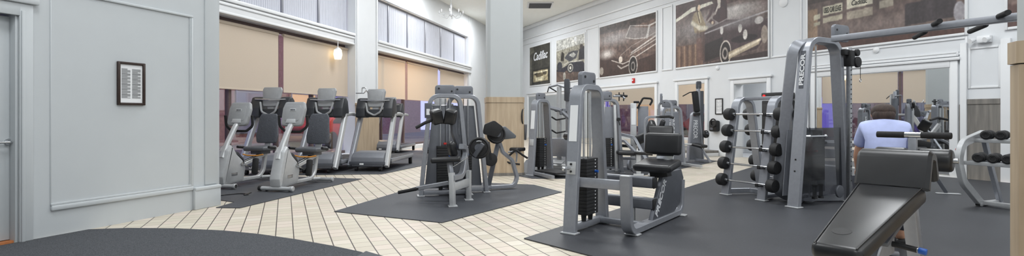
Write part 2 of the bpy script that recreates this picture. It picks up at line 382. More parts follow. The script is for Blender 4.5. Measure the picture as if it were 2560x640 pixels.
X3(b, -34, 3, -.06, 0, 5.3, 5.38, .015); X3(b, -34, 3, -.12, 0, 5.82, 6.0, .03)
X3(b, -34, 3, -.03, 0, 5.02, 5.05, .01)
put(struct(b.build('trim_5', trimp)), OR, AR)
b = MB(); X3(b, sR(2404), sR(2420), -.06, 0, 0, 2.6, .008); X3(b, sR(2505), sR(2530), -.06, 0, 0, 2.6, .008)
put(struct(b.build('trim_6', trimp)), OR, AR)
b = MB(); X3(b, sR(2421), sR(2504), -.03, 0, 0, 1.5); X3(b, sR(2421), sR(2504), -.045, 0, 1.42, 1.52, .006); X3(b, M3b+.16, sR(2403), -.03, 0, 0, 1.42)
X3(b, sR(1642), M2a-.16, -.02, 0, 0, 1.45)
put(struct(b.build('trim_7', woodg, smooth=False)), OR, AR)
b = MB()
for a, e in ((-34, M1a-.2), (M2b+.2, dA-.2), (dB+.2, M3a-.2)): X3(b, a, e, -.025, 0, 0, .16, .006)
put(struct(b.build('baseboard_right', trimp)), OR, AR)
b = MB(); X3(b, sR(1640), sR(1800), -.9, -.05, .1, .17, .004); put(struct(b.build('trim_8', woodg)), OR, AR)
b = MB(); X3(b, sR(1640), sR(1800), -.88, -.05, 0, .1, .004); put(struct(b.build('trim_9', trimp)), OR, AR)
def mirror(a, e, z0, z1, lab):
    r = put(thing('wall_mirror', lab, 'mirror'), OR, AR)
    m = MB(); X3(m, a+.005, e-.005, -.02, -.012, z0, z1); m.build('mirror_glass', mirrorm, r, smooth=False)
    m = MB(); X3(m, a-.012, e+.012, -.03, 0, z1, z1+.012); X3(m, a-.012, a+.005, -.03, 0, z0, z1); X3(m, e-.005, e+.012, -.03, 0, z0, z1); X3(m, a, e, -.012, 0, z0, z1); m.build('mirror_edge', trimp, r, smooth=False)
mirror(M1a, M1b, .03, 2.21, 'long wall mirror behind the far row of machines, under the fire alarm')
mirror(M2a, M2b, .2, 2.21, 'narrow tall wall mirror between the long mirror and the framed notice')
mirror(M3a, M3b, .05, 2.14, 'large wall mirror at right behind the decline bench')
# partition (near left)
PA = math.atan2(.9446, .328); PO = (-6.391, 0, 0); ps = 1/.9446
def sP(px): return 6.391/((1280-px)/F+.3474)*ps
def zP(px, py): return H+(HY-py)/F*6.391/((1280-px)/F+.3474)
pe = sP(541); dr1 = sP(54)-.02; dr0 = dr1-1.02
b = MB(); X3(b, -4, dr0, 0, .2, 0, CZ); X3(b, dr1, pe, 0, .2, 0, CZ); X3(b, dr0, dr1, 0, .2, 2.16, CZ)
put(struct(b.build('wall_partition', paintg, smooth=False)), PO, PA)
b = MB(); b.bar((-3.967-.08, 6.978+.1, CZ/2), (-6.75, 7.73, CZ/2), .16, CZ, bev=0)
struct(b.build('wall_return', paintg, smooth=False))
b = MB()
a, e = sP(125), sP(481)
zb0 = .255
X3(b, a, e, -.03, 0, zb0, zb0+.05, .012); X3(b, a, e, -.018, 0, zb0+.05, zb0+.075, .006)
X3(b, e-.03, e, -.022, 0, zb0+.05, 2.45, .008); X3(b, e-.045, e-.03, -.012, 0, zb0+.05, 2.45, .004)
X3(b, a, e, -.022, 0, 2.45, 2.48, .008); X3(b, a, a+.012, -.006, 0, zb0+.05, 2.45, .003)
X3(b, sP(511), sP(514), -.012, 0, .3, 3.2, .003); X3(b, sP(512), pe+.01, -.015, 0, .3, 5.9, .004)
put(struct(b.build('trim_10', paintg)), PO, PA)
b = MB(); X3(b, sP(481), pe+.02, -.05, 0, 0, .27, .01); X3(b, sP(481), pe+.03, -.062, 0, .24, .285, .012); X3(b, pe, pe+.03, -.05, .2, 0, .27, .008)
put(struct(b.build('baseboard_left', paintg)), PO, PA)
# door at the left edge
d1 = put(struct(bpy.data.objects.new('door_1', None)), PO, PA); C.objects.link(d1)
b = MB(); X3(b, dr1-.01, dr1+.10, -.03, 0, 0, 2.27, .008); X3(b, dr1-.0, dr1+.03, -.045, 0, 0, 2.2, .006); X3(b, dr0-.1, dr0+.01, -.03, 0, 0, 2.27, .008); X3(b, dr0, dr1, -.03, 0, 2.15, 2.27, .008); X3(b, dr0-.14, dr1+.14, -.06, 0, 2.27, 2.34, .015)
X3(b, dr1-.03, dr1, .0, .16, 0, 2.16, .004); X3(b, dr0, dr0+.03, .0, .16, 0, 2.16, .004)
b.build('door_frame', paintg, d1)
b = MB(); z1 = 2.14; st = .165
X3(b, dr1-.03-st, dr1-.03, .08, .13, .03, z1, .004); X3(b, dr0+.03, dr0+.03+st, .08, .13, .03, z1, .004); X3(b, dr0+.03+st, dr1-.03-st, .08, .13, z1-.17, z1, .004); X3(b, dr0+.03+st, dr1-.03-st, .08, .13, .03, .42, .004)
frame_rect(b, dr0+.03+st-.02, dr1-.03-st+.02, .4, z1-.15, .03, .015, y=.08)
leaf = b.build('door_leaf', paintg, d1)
b = MB(); X3(b, dr0+.03+st, dr1-.03-st, .1, .11, .42, z1-.17); b.build('vision_pane', door_in, leaf, smooth=False)
b = MB(); hs = sP(33); b.cyl((hs, .08, .955), (hs, .065, .955), .03); b.tube([(hs, .07, .955), (hs, .02, .955), (hs-.13, .02, .955)], .011, fil=.02); b.build('door_handle', chrome, leaf)
b = MB(); X3(b, dr0, dr1, .02, .15, 0, .025, .004); b.build('threshold', woodo, d1)
# other closing walls
b = MB(); X3(b, -9, 15, -3.3, -3.2, 0, CZ); struct(b.build('wall_back', paint, smooth=False))
# columns
def column(name, c, w, rz, top=True):
    r = struct(bpy.data.objects.new(name, None)); C.objects.link(r); r.location = c; r.rotation_euler = (0,0,rz)
    ch = .06
    def octo(h): return [(-h+ch,-h),(h-ch,-h),(h,-h+ch),(h,h-ch),(h-ch,h),(-h+ch,h),(-h,h-ch),(-h,-h+ch)]
    poly_slab('column_shaft', octo(w/2-.02), 0, CZ, colp, r)
    poly_slab('wood_cladding', octo(w/2), 0, 1.462, wood, r)
    cap = poly_slab('wood_cap', octo(w/2+.008), 1.468, 1.58, wood, r)
    poly_slab('wood_base', octo(w/2+.012), 0, .06, woodg, r)
    return r
cw = .76; cp = G(1259, 440); column('column', (cp.x, cp.y+cw/2, 0), cw, math.radians(6))
lc = Vector((2.545, 2.69)); l2 = Vector((.4016, -.9158)); n2 = Vector((.9158, .4016)); cc = lc+l2*.40+n2*.40
column('column', (cc.x, cc.y, 0), .8, AR+PI/2)
# floor coverings
def floor_mat(name, pts, h, m, lab, cat): return tag(poly_slab(name, [(p.x, p.y) if hasattr(p, 'x') else p for p in pts], .001, h, m), lab, cat)
floor_mat('rubber_floor', [G(1310,598), G(1930,403), (12.0,1.9), (11.0,.6), (4.02,.62)], .012, matb, 'large black rubber floor under the free weights, cable machine and front machine', 'rubber floor')
floor_mat('rubber_mat', [G(835,530), G(1105,558), G(1405,481), G(1335,463), G(1090,453)], .010, matm, 'dark rubber mat under the twin tower machine by the column', 'mat')
floor_mat('rubber_mat', [(-3.86,6.78), G(600,521), G(905,448), G(700,441), (-5.6,9.6), (-5.4,8.1), (-3.84,7.2)], .010, matm, 'dark rubber mat under the two recumbent bikes', 'mat')
floor_mat('rubber_mat', [(-5.4,10.4), G(955,436), G(1060,414), G(1150,396), (-3.0,18.0), (-3.75,18.0), (-5.45,11.0)], .010, matm, 'dark rubber mat under the treadmills by the window', 'mat')
floor_mat('rubber_mat', [G(1288,439), G(1330,447), G(1560,447), G(1700,423), G(1795,403), G(1690,393), G(1420,392), G(1316,400)], .010, matm, 'dark rubber mat under the far row of machines', 'mat')
arc = [G(222,575), G(320,571.5), G(440,572.5), G(560,578), G(650,587), G(740,600), G(830,616), G(900,631), G(960,650), G(1010,680)]
wallp = [Vector((-6.391+.3474*y+.01, y)) for y in (4.86, 2.5, 0, -1.5)]
floor_mat('carpet', [(p.x, p.y) for p in arc]+[(.3,2.2), (.6,-1.5)]+[(p.x, p.y) for p in reversed(wallp)], .008, carpetm, 'charcoal speckled carpet with curved edge in the left foreground', 'carpet')
floor_mat('entrance_mat', [G(915,632), G(960,645), G(1100,740), G(760,720)], .016, matm, 'dark mat corner on the carpet edge at the bottom of the photo', 'mat')
# ------------------------------------------------------------------ printed pictures on the mirror wall
class Canvas:
    def __init__(s, w, h, col, seed=0):
        s.w, s.h = w, h; s.u, s.v = np.meshgrid((np.arange(w)+.5)/w, (np.arange(h)+.5)/h); s.a = np.ones((h, w, 3))*np.array(col, float); s.rng = np.random.RandomState(seed)
    def put(s, m, col, al=1.): m = (m*al)[..., None]; s.a = s.a*(1-m)+np.array(col, float)*m
    def poly(s, pts, col, al=1.):
        ins = np.zeros_like(s.u, bool); n = len(pts)
        for i in range(n):
            (x0, y0), (x1, y1) = pts[i], pts[(i+1) % n]
            if y0 == y1: continue
            c = ((y0 > s.v) != (y1 > s.v)) & (s.u < (x1-x0)*(s.v-y0)/(y1-y0)+x0); ins ^= c
        s.put(ins.astype(float), col, al)
    def ell(s, cx, cy, rx, ry, col, al=1., soft=0., ring=0.):
        d = np.sqrt(((s.u-cx)/rx)**2+((s.v-cy)/ry)**2)
        m = np.clip((1-d)/soft, 0, 1) if soft else (d < 1).astype(float)
        if ring: m = ((d < 1) & (d > 1-ring)).astype(float)
        s.put(m, col, al)
    def line(s, pts, wd, col, al=1.):
        asp = s.w/s.h
        for (x0, y0), (x1, y1) in zip(pts, pts[1:]):
            dx, dy = (x1-x0)*asp, y1-y0; t = np.clip(((s.u-x0)*asp*dx+(s.v-y0)*dy)/(dx*dx+dy*dy+1e-9), 0, 1)
            d = np.hypot((s.u-x0)*asp-dx*t, s.v-y0-dy*t); s.put(np.clip(1.5-d/wd, 0, 1), col, al)
    def grain(s, amp, k=8):
        n = s.rng.rand(s.h//k+2, s.w//k+2); yy = s.v*(s.h//k); xx = s.u*(s.w//k); y0 = yy.astype(int); x0 = xx.astype(int); fy, fx = yy-y0, xx-x0
        g = n[y0, x0]*(1-fx)*(1-fy)+n[y0, x0+1]*fx*(1-fy)+n[y0+1, x0]*(1-fx)*fy+n[y0+1, x0+1]*fx*fy
        s.a *= (1+amp*(g-.5)*2)[..., None]
    def streak(s, amp, k=4):
        n = s.rng.rand(s.w//k+2); xx = s.u*(s.w//k); x0 = xx.astype(int); f = xx-x0; s.a *= (1+amp*((n[x0]*(1-f)+n[x0+1]*f)-.5)*2)[..., None]
def print_mat():
    m = bpy.data.materials.new('printed_canvas'); m.use_nodes = True; b = m.node_tree.nodes['Principled BSDF']
    at = m.node_tree.nodes.new('ShaderNodeAttribute'); at.attribute_name = 'ink'; m.node_tree.links.new(at.outputs['Color'], b.inputs['Base Color']); b.inputs['Roughness'].default_value = .45; return m
printm = print_mat()
def picture(pa, pb, z0, z1, cv, lab):
    a, e = sR(pa), sR(pb); r = put(thing('wall_picture', lab, 'picture'), OR, AR); r['group'] = 'large sepia prints along the mirror wall'
    for _ in range(2):
        P = np.pad(cv.a, ((1,1),(1,1),(0,0)), mode='edge'); cv.a = (P[:-2,1:-1]+P[2:,1:-1]+P[1:-1,:-2]+P[1:-1,2:]+2*P[1:-1,1:-1])/6
    cv.grain(.10, 3); cv.grain(.10, 14)
    w, h = cv.w, cv.h; xs = np.linspace(a, e, w+1); zs = np.linspace(z0, z1, h+1)
    vs = [(x, -.035, z) for z in zs for x in xs]; fs = [(j*(w+1)+i, j*(w+1)+i+1, (j+1)*(w+1)+i+1, (j+1)*(w+1)+i) for j in range(h) for i in range(w)]
    me = bpy.data.meshes.new('print'); me.from_pydata(vs, [], fs); at = me.attributes.new('ink', 'FLOAT_COLOR', 'FACE')
    c = np.clip(cv.a, 0, 255)/255.; lin = np.where(c <= .04045, c/12.92, ((c+.055)/1.055)**2.4); d = np.ones((w*h, 4)); d[:, :3] = lin.reshape(-1, 3)
    at.data.foreach_set('color', d.ravel().astype(np.float32)); me.materials.append(printm)
    o = bpy.data.objects.new('print', me); C.objects.link(o); o.parent = r
    b = MB(); X3(b, a, e, -.033, -.002, z0, z1); b.build('stretcher', framebr, r, smooth=False)
    b = MB(); t = .05
    X3(b, a-t, a-.001, -.045, 0, z0-t, z1+t, .008); X3(b, e+.001, e+t, -.045, 0, z0-t, z1+t, .008); X3(b, a, e, -.045, 0, z0-t, z0-.001, .008); X3(b, a, e, -.045, 0, z1+.001, z1+t, .008); b.build('picture_frame', trimp, r)
    return r, a, e
# 1 : dark showroom sign print
cv = Canvas(120, 150, (62,60,54), 1); cv.poly([(0,.8),(.25,.86),(.2,1),(0,1)], (96,94,84)); cv.poly([(.12,.03),(.95,.06),(.95,.42),(.14,.4)], (44,42,38))
cv.poly([(.18,.07),(.9,.09),(.9,.37),(.18,.36)], (150,140,112)); cv.poly([(.3,.1),(.7,.11),(.68,.2),(.3,.19)], (206,198,168)); cv.ell(.5,.25,.2,.05,(96,86,66)); cv.ell(.32,.29,.08,.04,(60,54,44)); cv.ell(.75,.28,.09,.05,(70,64,52)); cv.poly([(.2,.3),(.9,.32),(.9,.34),(.2,.33)],(214,206,180)); cv.poly([(0,0),(.1,0),(.1,.75),(0,.7)], (84,82,74)); cv.grain(.18, 5); cv.streak(.12, 3)
r, a, e = picture(1326, 1377, 2.80, 4.80, cv, 'narrow dark sepia print with white script lettering, next to the tall column')
text(r, 'lettering', 'Cadillac', .42, lettm, ((a+e)/2+.05*(e-a), -.038, 4.28), (1,0,.02), (0,0,1), length=(e-a)*.68, depth=.002, bold=.02, shear=.25)
# 2 : motor car with people
cv = Canvas(150, 150, (150,146,132), 2); cv.poly([(0,.75),(1,.8),(1,1),(0,1)], (196,196,190)); cv.streak(.1, 6); cv.poly([(0,0),(1,0),(1,.28),(0,.3)], (96,80,72)); cv.poly([(0,.3),(.3,.34),(.55,.42),(.95,.4),(1,.34),(1,.16),(.6,.2),(.5,.3),(.3,.22),(0,.26)], (50,48,56)); cv.poly([(.3,.55),(.5,.44),(.72,.5),(.8,.66),(.62,.68),(.45,.66)], (70,70,74)); cv.poly([(.46,.6),(.62,.52),(.72,.58),(.62,.65)], (176,176,170)); cv.ell(.52,.3,.12,.12,(34,34,38)); cv.ell(.52,.3,.1,.1,(168,166,158), ring=.35); cv.ell(.52,.3,.04,.04,(190,186,176)); cv.poly([(.15,.5),(.28,.48),(.3,.66),(.2,.72)], (52,48,44)); cv.poly([(.8,.45),(1,.45),(1,.72),(.9,.76),(.82,.66)], (46,44,48)); cv.ell(.9,.74,.05,.05,(66,58,52)); cv.ell(.12,.38,.1,.1,(58,58,64)); cv.line([(.28,.4),(.5,.44),(.92,.42)], .008, (200,198,190)); cv.ell(.3,.12,.05,.1,(176,172,162)); cv.grain(.22, 4)
picture(1393, 1463, 2.80, 4.77, cv, 'small square sepia print of an open old car, second from the tall column')
# 3 : front corner of a saloon car
cv = Canvas(255, 188, (96,78,70), 3); cv.poly([(0,.86),(.6,.84),(1,.9),(1,1),(0,1)], (66,56,52)); cv.grain(.3, 6); cv.ell(.3,.72,.55,.2,(170,166,166), .8, soft=.8); cv.ell(.85,.6,.4,.2,(112,98,92), .7, soft=.8); cv.poly([(0,0),(1,0),(1,.3),(.6,.2),(.3,.34),(.25,.5),(0,.5)], (66,50,44)); cv.ell(.15,.44,.2,.13,(222,214,208), .95, soft=.8); cv.poly([(.5,.7),(.58,.86),(.9,.76),(1,.78),(1,.6),(.72,.6)], (128,122,120), .85); cv.line([(.58,.88),(.5,.68),(.66,.62),(.84,.6),(.9,.8),(.58,.88)], .006, (196,192,188)); cv.line([(.9,.8),(1,.83)], .012, (206,202,196)); cv.line([(.86,.6),(.9,.8)], .02, (186,182,178)); cv.line([(.4,.36),(.6,.5),(1,.66)], .004, (176,168,160)); cv.line([(.6,.38),(1,.6)], .012, (190,184,178)); cv.line([(.58,.34),(1,.54)], .006, (206,200,192)); cv.line([(.24,.3),(.45,.2),(.55,.23),(1,.46)], .008, (214,206,198)); cv.line([(.36,.18),(.42,.12),(.56,.17)], .012, (186,178,170)); cv.ell(.41,.29,.035,.06,(218,206,192)); cv.ell(.63,.14,.07,.17,(38,32,30)); cv.ell(.63,.14,.075,.18,(206,200,192), ring=.12); cv.ell(.63,.13,.035,.09,(150,144,138), ring=.35); cv.ell(.04,.12,.04,.08,(150,142,132)); cv.streak(.08, 5)
picture(1501, 1642, 2.79, 4.84, cv, 'sepia print of the front of an old saloon car, above the fire alarm')
# 4 : two men beside a parked car
cv = Canvas(330, 195, (96,82,78), 4); cv.poly([(0,.8),(1,.84),(1,1),(0,1)], (74,58,56)); cv.grain(.22, 7); cv.ell(.3,.56,.6,.26,(150,146,146), .85, soft=.9); cv.ell(.7,.68,.4,.16,(178,174,172), .8, soft=.8); cv.poly([(0,.78),(.2,.9),(.44,.92),(.46,.88),(.2,.83),(0,.73)], (206,204,190)); cv.poly([(0,0),(.34,0),(.34,.32),(0,.34)], (112,90,78)); 
for k in range(9): cv.poly([(.035*k,0),(.035*k+.014,0),(.035*k+.014,.32),(.035*k,.33)], (164,136,112) if k % 2 else (80,62,56), .7)
cv.poly([(.32,0),(1,.08),(1,0)], (60,50,50)); cv.poly([(.34,.5),(.6,.6),(1,.5),(1,.3),(.9,.12),(.6,.06),(.34,.02)], (70,58,60)); cv.line([(.36,.46),(.6,.52),(1,.6)], .01, (168,164,166)); cv.poly([(.36,.3),(.56,.36),(.56,.1),(.36,.04)], (42,38,40)); cv.ell(.585,.13,.055,.17,(34,30,32)); cv.ell(.59,.13,.06,.18,(196,188,178), ring=.14); cv.ell(.585,.12,.03,.09,(160,152,144), ring=.4); cv.poly([(.62,.03),(.92,.18),(.94,.26),(.88,.24),(.62,.13)], (168,154,132)); cv.line([(.63,.08),(.93,.24)], .016, (214,202,182)); cv.ell(.78,.29,.13,.05,(44,38,40)); cv.ell(.74,.44,.02,.06,(206,202,196)); cv.ell(.79,.34,.022,.07,(206,202,196)); cv.ell(.92,.5,.04,.05,(186,182,178)); cv.ell(.97,.3,.03,.12,(146,134,124)); cv.ell(.55,.46,.018,.06,(206,202,198))
cv.ell(.74,.52,.3,.10,(150,146,148), .6, soft=.8); cv.ell(.66,.74,.3,.05,(196,192,190), .7, soft=.9); cv.poly([(.21,.70),(.23,.80),(.27,.83),(.31,.82),(.34,.70),(.37,.60),(.37,.50),(.30,.48),(.24,.50)], (150,136,112)); cv.poly([(.26,.82),(.29,.82),(.32,.64),(.29,.62)], (214,204,172)); cv.line([(.27,.82),(.30,.64)], .012, (90,76,66)); cv.line([(.28,.5),(.28,.1)], .03, (92,76,72), .6); cv.ell(.28,.88,.03,.07,(70,58,52)); cv.ell(.292,.87,.018,.05,(196,176,152)); cv.line([(.21,.66),(.3,.56),(.38,.54)], .03, (206,200,184)); cv.poly([(.3,.5),(.36,.5),(.36,.06),(.31,.06)], (84,66,62), .7); cv.poly([(.26,.4),(.32,.42),(.33,.02),(.27,.02)], (110,84,78), .7)
cv.poly([(.45,.66),(.47,.86),(.50,.93),(.56,.94),(.605,.86),(.61,.62),(.52,.58)], (62,44,46)); cv.poly([(.50,.92),(.54,.92),(.535,.80),(.515,.78)], (216,208,196)); cv.line([(.46,.84),(.40,.66),(.46,.60)], .03, (70,50,52)); cv.ell(.45,.60,.014,.025,(196,178,156)); cv.ell(.52,.98,.03,.06,(196,182,164)); cv.line([(.48,.72),(.52,.86)], .012, (220,214,204)); cv.line([(.38,.62),(.48,.74)], .018, (150,140,134)); cv.streak(.06, 4); cv.ell(.99,.93,.1,.3,(84,52,60), .5, soft=.9)
picture(1692, 1922, 2.80, 4.86, cv, 'large sepia print of two suited men standing beside an old car')
# 5 : storefront with sign boards
cv = Canvas(330, 165, (98,84,78), 5); cv.poly([(0,.3),(1,.3),(1,1),(0,1)], (92,78,74)); cv.grain(.2, 8); cv.ell(.5,.2,.7,.14,(122,108,104), .8, soft=.9); cv.poly([(0,0),(1,0),(1,.06),(0,.1)], (80,58,52)); cv.poly([(0,.0),(.08,0),(.08,.5),(0,.5)], (146,122,98), .7)
for x0, x1, y0, y1, c in ((.05,.1,.36,.42,(176,170,150)),(.05,.1,.29,.33,(156,150,132)),(.12,.27,.4,.5,(190,184,164)),(.12,.27,.31,.37,(168,160,142)),(.3,.48,.42,.53,(192,186,168)),(.3,.48,.3,.39,(150,140,126)),(.52,.61,.46,.56,(200,194,178)),(.52,.61,.36,.44,(150,142,128)),(.68,.93,.42,.52,(190,178,152))): cv.poly([(x0,y0),(x1,y0+.01),(x1,y1+.01),(x0,y1)], c)
cv.line([(0,.6),(.5,.62),(1,.66)], .006, (170,162,154)); cv.poly([(.68,.14),(.96,.16),(.96,.38),(.68,.36)], (64,58,60)); cv.ell(.975,.2,.03,.1,(150,146,150)); cv.poly([(0,.56),(.66,.58),(.66,.64),(0,.62)], (64,54,52)); cv.streak(.07, 5)
r, a, e = picture(2022, 2414, 2.80, 4.86, cv, 'largest sepia print, showing a storefront with sign boards, behind the beam'); L = e-a; hh = 2.06
for sx, sz, ln, sz2, tx, mm in ((.195,.455,.13,.13,'USED CAR LEASE',blackl),(.39,.48,.11,.12,'Cadillac',blackl),(.565,.515,.075,.15,'SALES',blackl),(.80,.62,.23,.22,'Cadillac',lettm)):
    text(r, 'lettering', tx, sz2, mm, (a+sx*L, -.038, 2.8+sz*hh), (1,0,.0), (0,0,1), length=ln*L, depth=.002, bold=.01, shear=.25 if tx == 'Cadillac' else 0)
cv = Canvas(60, 100, (110,92,86), 6); cv.grain(.25, 5); cv.poly([(0,0),(1,0),(1,.15),(0,.2)], (84,64,60))
picture(2522, 2600, 2.80, 4.86, cv, 'sliver of a sepia print at the top right edge beside the right pillar')
# ------------------------------------------------------------------ small wall things
def notice(O, A, s0, s1, z0, z1, lab, rows, fr=framebr):
    r = put(thing('framed_notice', lab, 'framed notice'), O, A); t = .028
    b = MB(); X3(b, s0, s0+t, -.03, 0, z0, z1, .006); X3(b, s1-t, s1, -.03, 0, z0, z1, .006); X3(b, s0+t, s1-t, -.03, 0, z0, z0+t, .006); X3(b, s0+t, s1-t, -.03, 0, z1-t, z1, .006); b.build('notice_frame', fr, r)
    b = MB(); X3(b, s0+t, s1-t, -.012, 0, z0+t, z1-t); b.build('paper', whitem, r, smooth=False)
    b = MB(); w = s1-s0-2*t
    for k in range(rows):
        z = z1-t-.06-(z1-z0-2*t-.1)*k/rows
        for h in (0, 1): X3(b, s0+t+w*(.08+.46*h), s0+t+w*(.08+.46*h)+w*(.38 if (k*7+h*3) % 4 else .25), -.0135, -.012, z, z+.008 if k % 6 else z+.014)
    b.build('printed_lines', MATS['grey_console_plastic'], r, smooth=False)
a, e = sP(291), sP(360); notice(PO, PA, a, e, zP(325, 263), zP(325, 156), 'bronze framed notice sheet on the pale partition wall at left', 34)
notice(OR, AR, sR(1789), sR(1808), zR(1798,286), zR(1798,246), 'small black framed notice on the mirror wall, left of the doorway', 12, blackp)
r = put(thing('fire_alarm', 'small red fire alarm strobe on the wall above the long mirror', 'fire alarm'), OR, AR); s = sR(1585); z = zR(1585,201)
b = MB(); X3(b, s-.07, s+.07, -.05, 0, z-.1, z+.08, .012); b.build('alarm_box', red, r); b = MB(); X3(b, s-.03, s+.03, -.075, -.05, z-.02, z+.03, .008); b.build('strobe_lens', whitem, r)
r = put(thing('emergency_light', 'white twin head emergency light on the wall at upper right', 'emergency light'), OR, AR); a, e = sR(2440), sR(2482); z = zR(2462,98)
b = MB(); X3(b, a+.05, e, -.1, 0, z-.07, z+.06, .015); b.build('lamp_housing', whitem, r)
for k in (-.05, .18):
    b = MB(); b.cyl((a+.06+k, -.06, z-.0), (a+.02+k, -.15, z-.03), .03, .05); b.build('lamp_head', whitem, r)
for px, py, lab in ((1440,98,'round white wall fitting between the second and third prints'), (1795,170,'round white detector below the print of two men'), (2192,125,'round white detector under the storefront print'), (1960,6,'round white fitting at the top edge between the two big prints')):
    s, z = sR(px), zR(px, py); b = MB(); R_ = .13 if py < 110 else .07; b.lathe([(0,0),(R_,0),(R_*.95,.03),(R_*.55,.055),(0,.06)], (0,0,0), (0,-1,0)); o = b.build('ceiling_detector' if py > 110 else 'wall_fitting', whitem); put(o, Vector(OR)+Vector((math.cos(AR)*s, math.sin(AR)*s, z)), AR); tag(o, lab, 'detector')
r = put(thing('wall_phone', 'black wall mounted dispenser left of the barbell rack', 'dispenser'), OR, AR); s, z = sR(1791), zR(1791,315)
b = MB(); X3(b, s-.16, s+.16, -.16, 0, z-.17, z+.17, .05); b.build('dispenser_body', blackp, r); b = MB(); b.torus((s+.05, -.18, z+.1), .11, .022, (0,1,0)); b.build('dispenser_ring', rubber, r); b = MB(); X3(b, s-.08, s+.03, -.18, -.15, z-.12, z-.05, .01); b.build('dispenser_slot', dsilver, r)
r = put(thing('black_cabinet', 'tall black cabinet with a red light behind the barbell rack', 'cabinet'), OR, AR); a, e = sR(1938), sR(1990)
b = MB(); X3(b, a, e, -.5, -.03, .02, 1.6, .02); b.build('cabinet_body', rubber, r); b = MB(); X3(b, a, e, -.52, -.03, 1.64, 1.8, .02); b.build('cabinet_top', blackp, r); b = MB(); b.cyl((a+.1, -.52, 1.72), (a+.1, -.54, 1.72), .035); b.build('indicator_light', ledr, r)
b = MB(); X3(b, a+.04, e-.04, -.515, -.5, .3, 1.5, .01); b.build('cabinet_door', blackp, r)
# ceiling vent, chandelier, stand-in for a lantern
p = AT(1350, 12, 22.4); b = MB(); r = thing('ceiling_vent', 'small square air vent in the ceiling right of the column', 'vent', (p.x, p.y, CZ), 0)
b = MB(); b.box((0,0,-.02), (1.1,1.1,.04), bev=.01); b.build('vent_frame', trimp, r); b = MB()
for k in range(7): b.box((0,-.42+.14*k,-.05), (.95,.02,.05), rot=(.6,0,0), bev=0)
b.build('vent_louvre', dsilver, r)
p = AT(1128, 40, 20.5); r = thing('chandelier', 'pale thin armed chandelier hanging in front of the far high windows', 'chandelier', (p.x, p.y, p.z), 0)
b = MB(); b.cyl((0,0,-.02), (0,0,CZ-p.z), .012); b.lathe([(0,-.02),(.05,0),(.07,.12),(.03,.25),(.06,.4),(.02,.5)], (0,0,0)); b.build('stem', silver2, r)
for k in range(8):
    a = k*PI/4; d = Vector((math.cos(a), math.sin(a), 0)); b = MB(); b.tube([d*.04+Vector((0,0,.1)), d*.25+Vector((0,0,-.08)), d*.45+Vector((0,0,.0)), d*.47+Vector((0,0,.1))], .008, fil=.1); b.lathe([(0,.08),(.03,.1),(.022,.12),(.02,.2),(0,.22)], d*.47); b.build('candle_arm', silver2, r)
ls = sW(846)-.1; r = put(thing('lamp_reflection', 'small glowing stand-in for a lantern in front of the beige blind left of the pilaster', 'reflection'), V(OW)+V((math.cos(AW)*ls+math.sin(AW)*.05, math.sin(AW)*ls-math.cos(AW)*.05, 2.9)), AW)  # glowing body added where a reflected lamp shows; nothing hangs here
b = MB(); b.lathe([(0,-.14),(.09,-.13),(.12,0),(.1,.13),(0,.14)], (0,0,0), n=12); b.build('reflection_body', reflg, r)
b = MB(); b.lathe([(.1,.13),(.07,.17),(.012,.2),(.012,.40)], (0,0,0), n=12); b.build('reflection_rod', trimp, r)
# ------------------------------------------------------------------ weight machines
V = Vector
def bx(r, n, m, c, size, rot=(0,0,0), bev=.008, lab=None): return MB().box(c, size, rot, bev).build(n, m, r, label=lab)
def pad(r, n, m, c, size, rot=(0,0,0)):
    p = MB().box(c, size, rot, min(size)*.42, 4).build(n, m, r)
    return p
def tu(r, n, m, path, rad, fil=.05): return MB().tube(path, rad, fil=fil).build(n, m, r)
def cy(r, n, m, p, q, rad, bev=.004): return MB().cyl(p, q, rad, bev=bev).build(n, m, r)
def sw(r, n, m, path, w, d, nrm, fil=.06): return MB().sweep(path, w, d, nrm, fil).build(n, m, r)
def br(r, n, m, p, q, w, d, up=(0,0,1)): return MB().bar(p, q, w, d, up).build(n, m, r)
def pulley_plate(r, c, L=.30, hgt=.19, t=.05, m=shroudm):
    p = MB().plate([(-L/2,-hgt/2),(L/2,-hgt/2),(L/2,hgt/2),(-L/2,hgt/2)], t, c, (0,1,0), (0,0,1), bev=.012, rad=.07).build('pulley_cover', m, r)
    for k in (-1, 1): MB().cyl(V(c)+V((t/2-.002, k*L*.32, .02*k*-1+.02)), V(c)+V((t/2+.006, k*L*.32, .02*k*-1+.02)), .014).build('bolt', blackp, p)
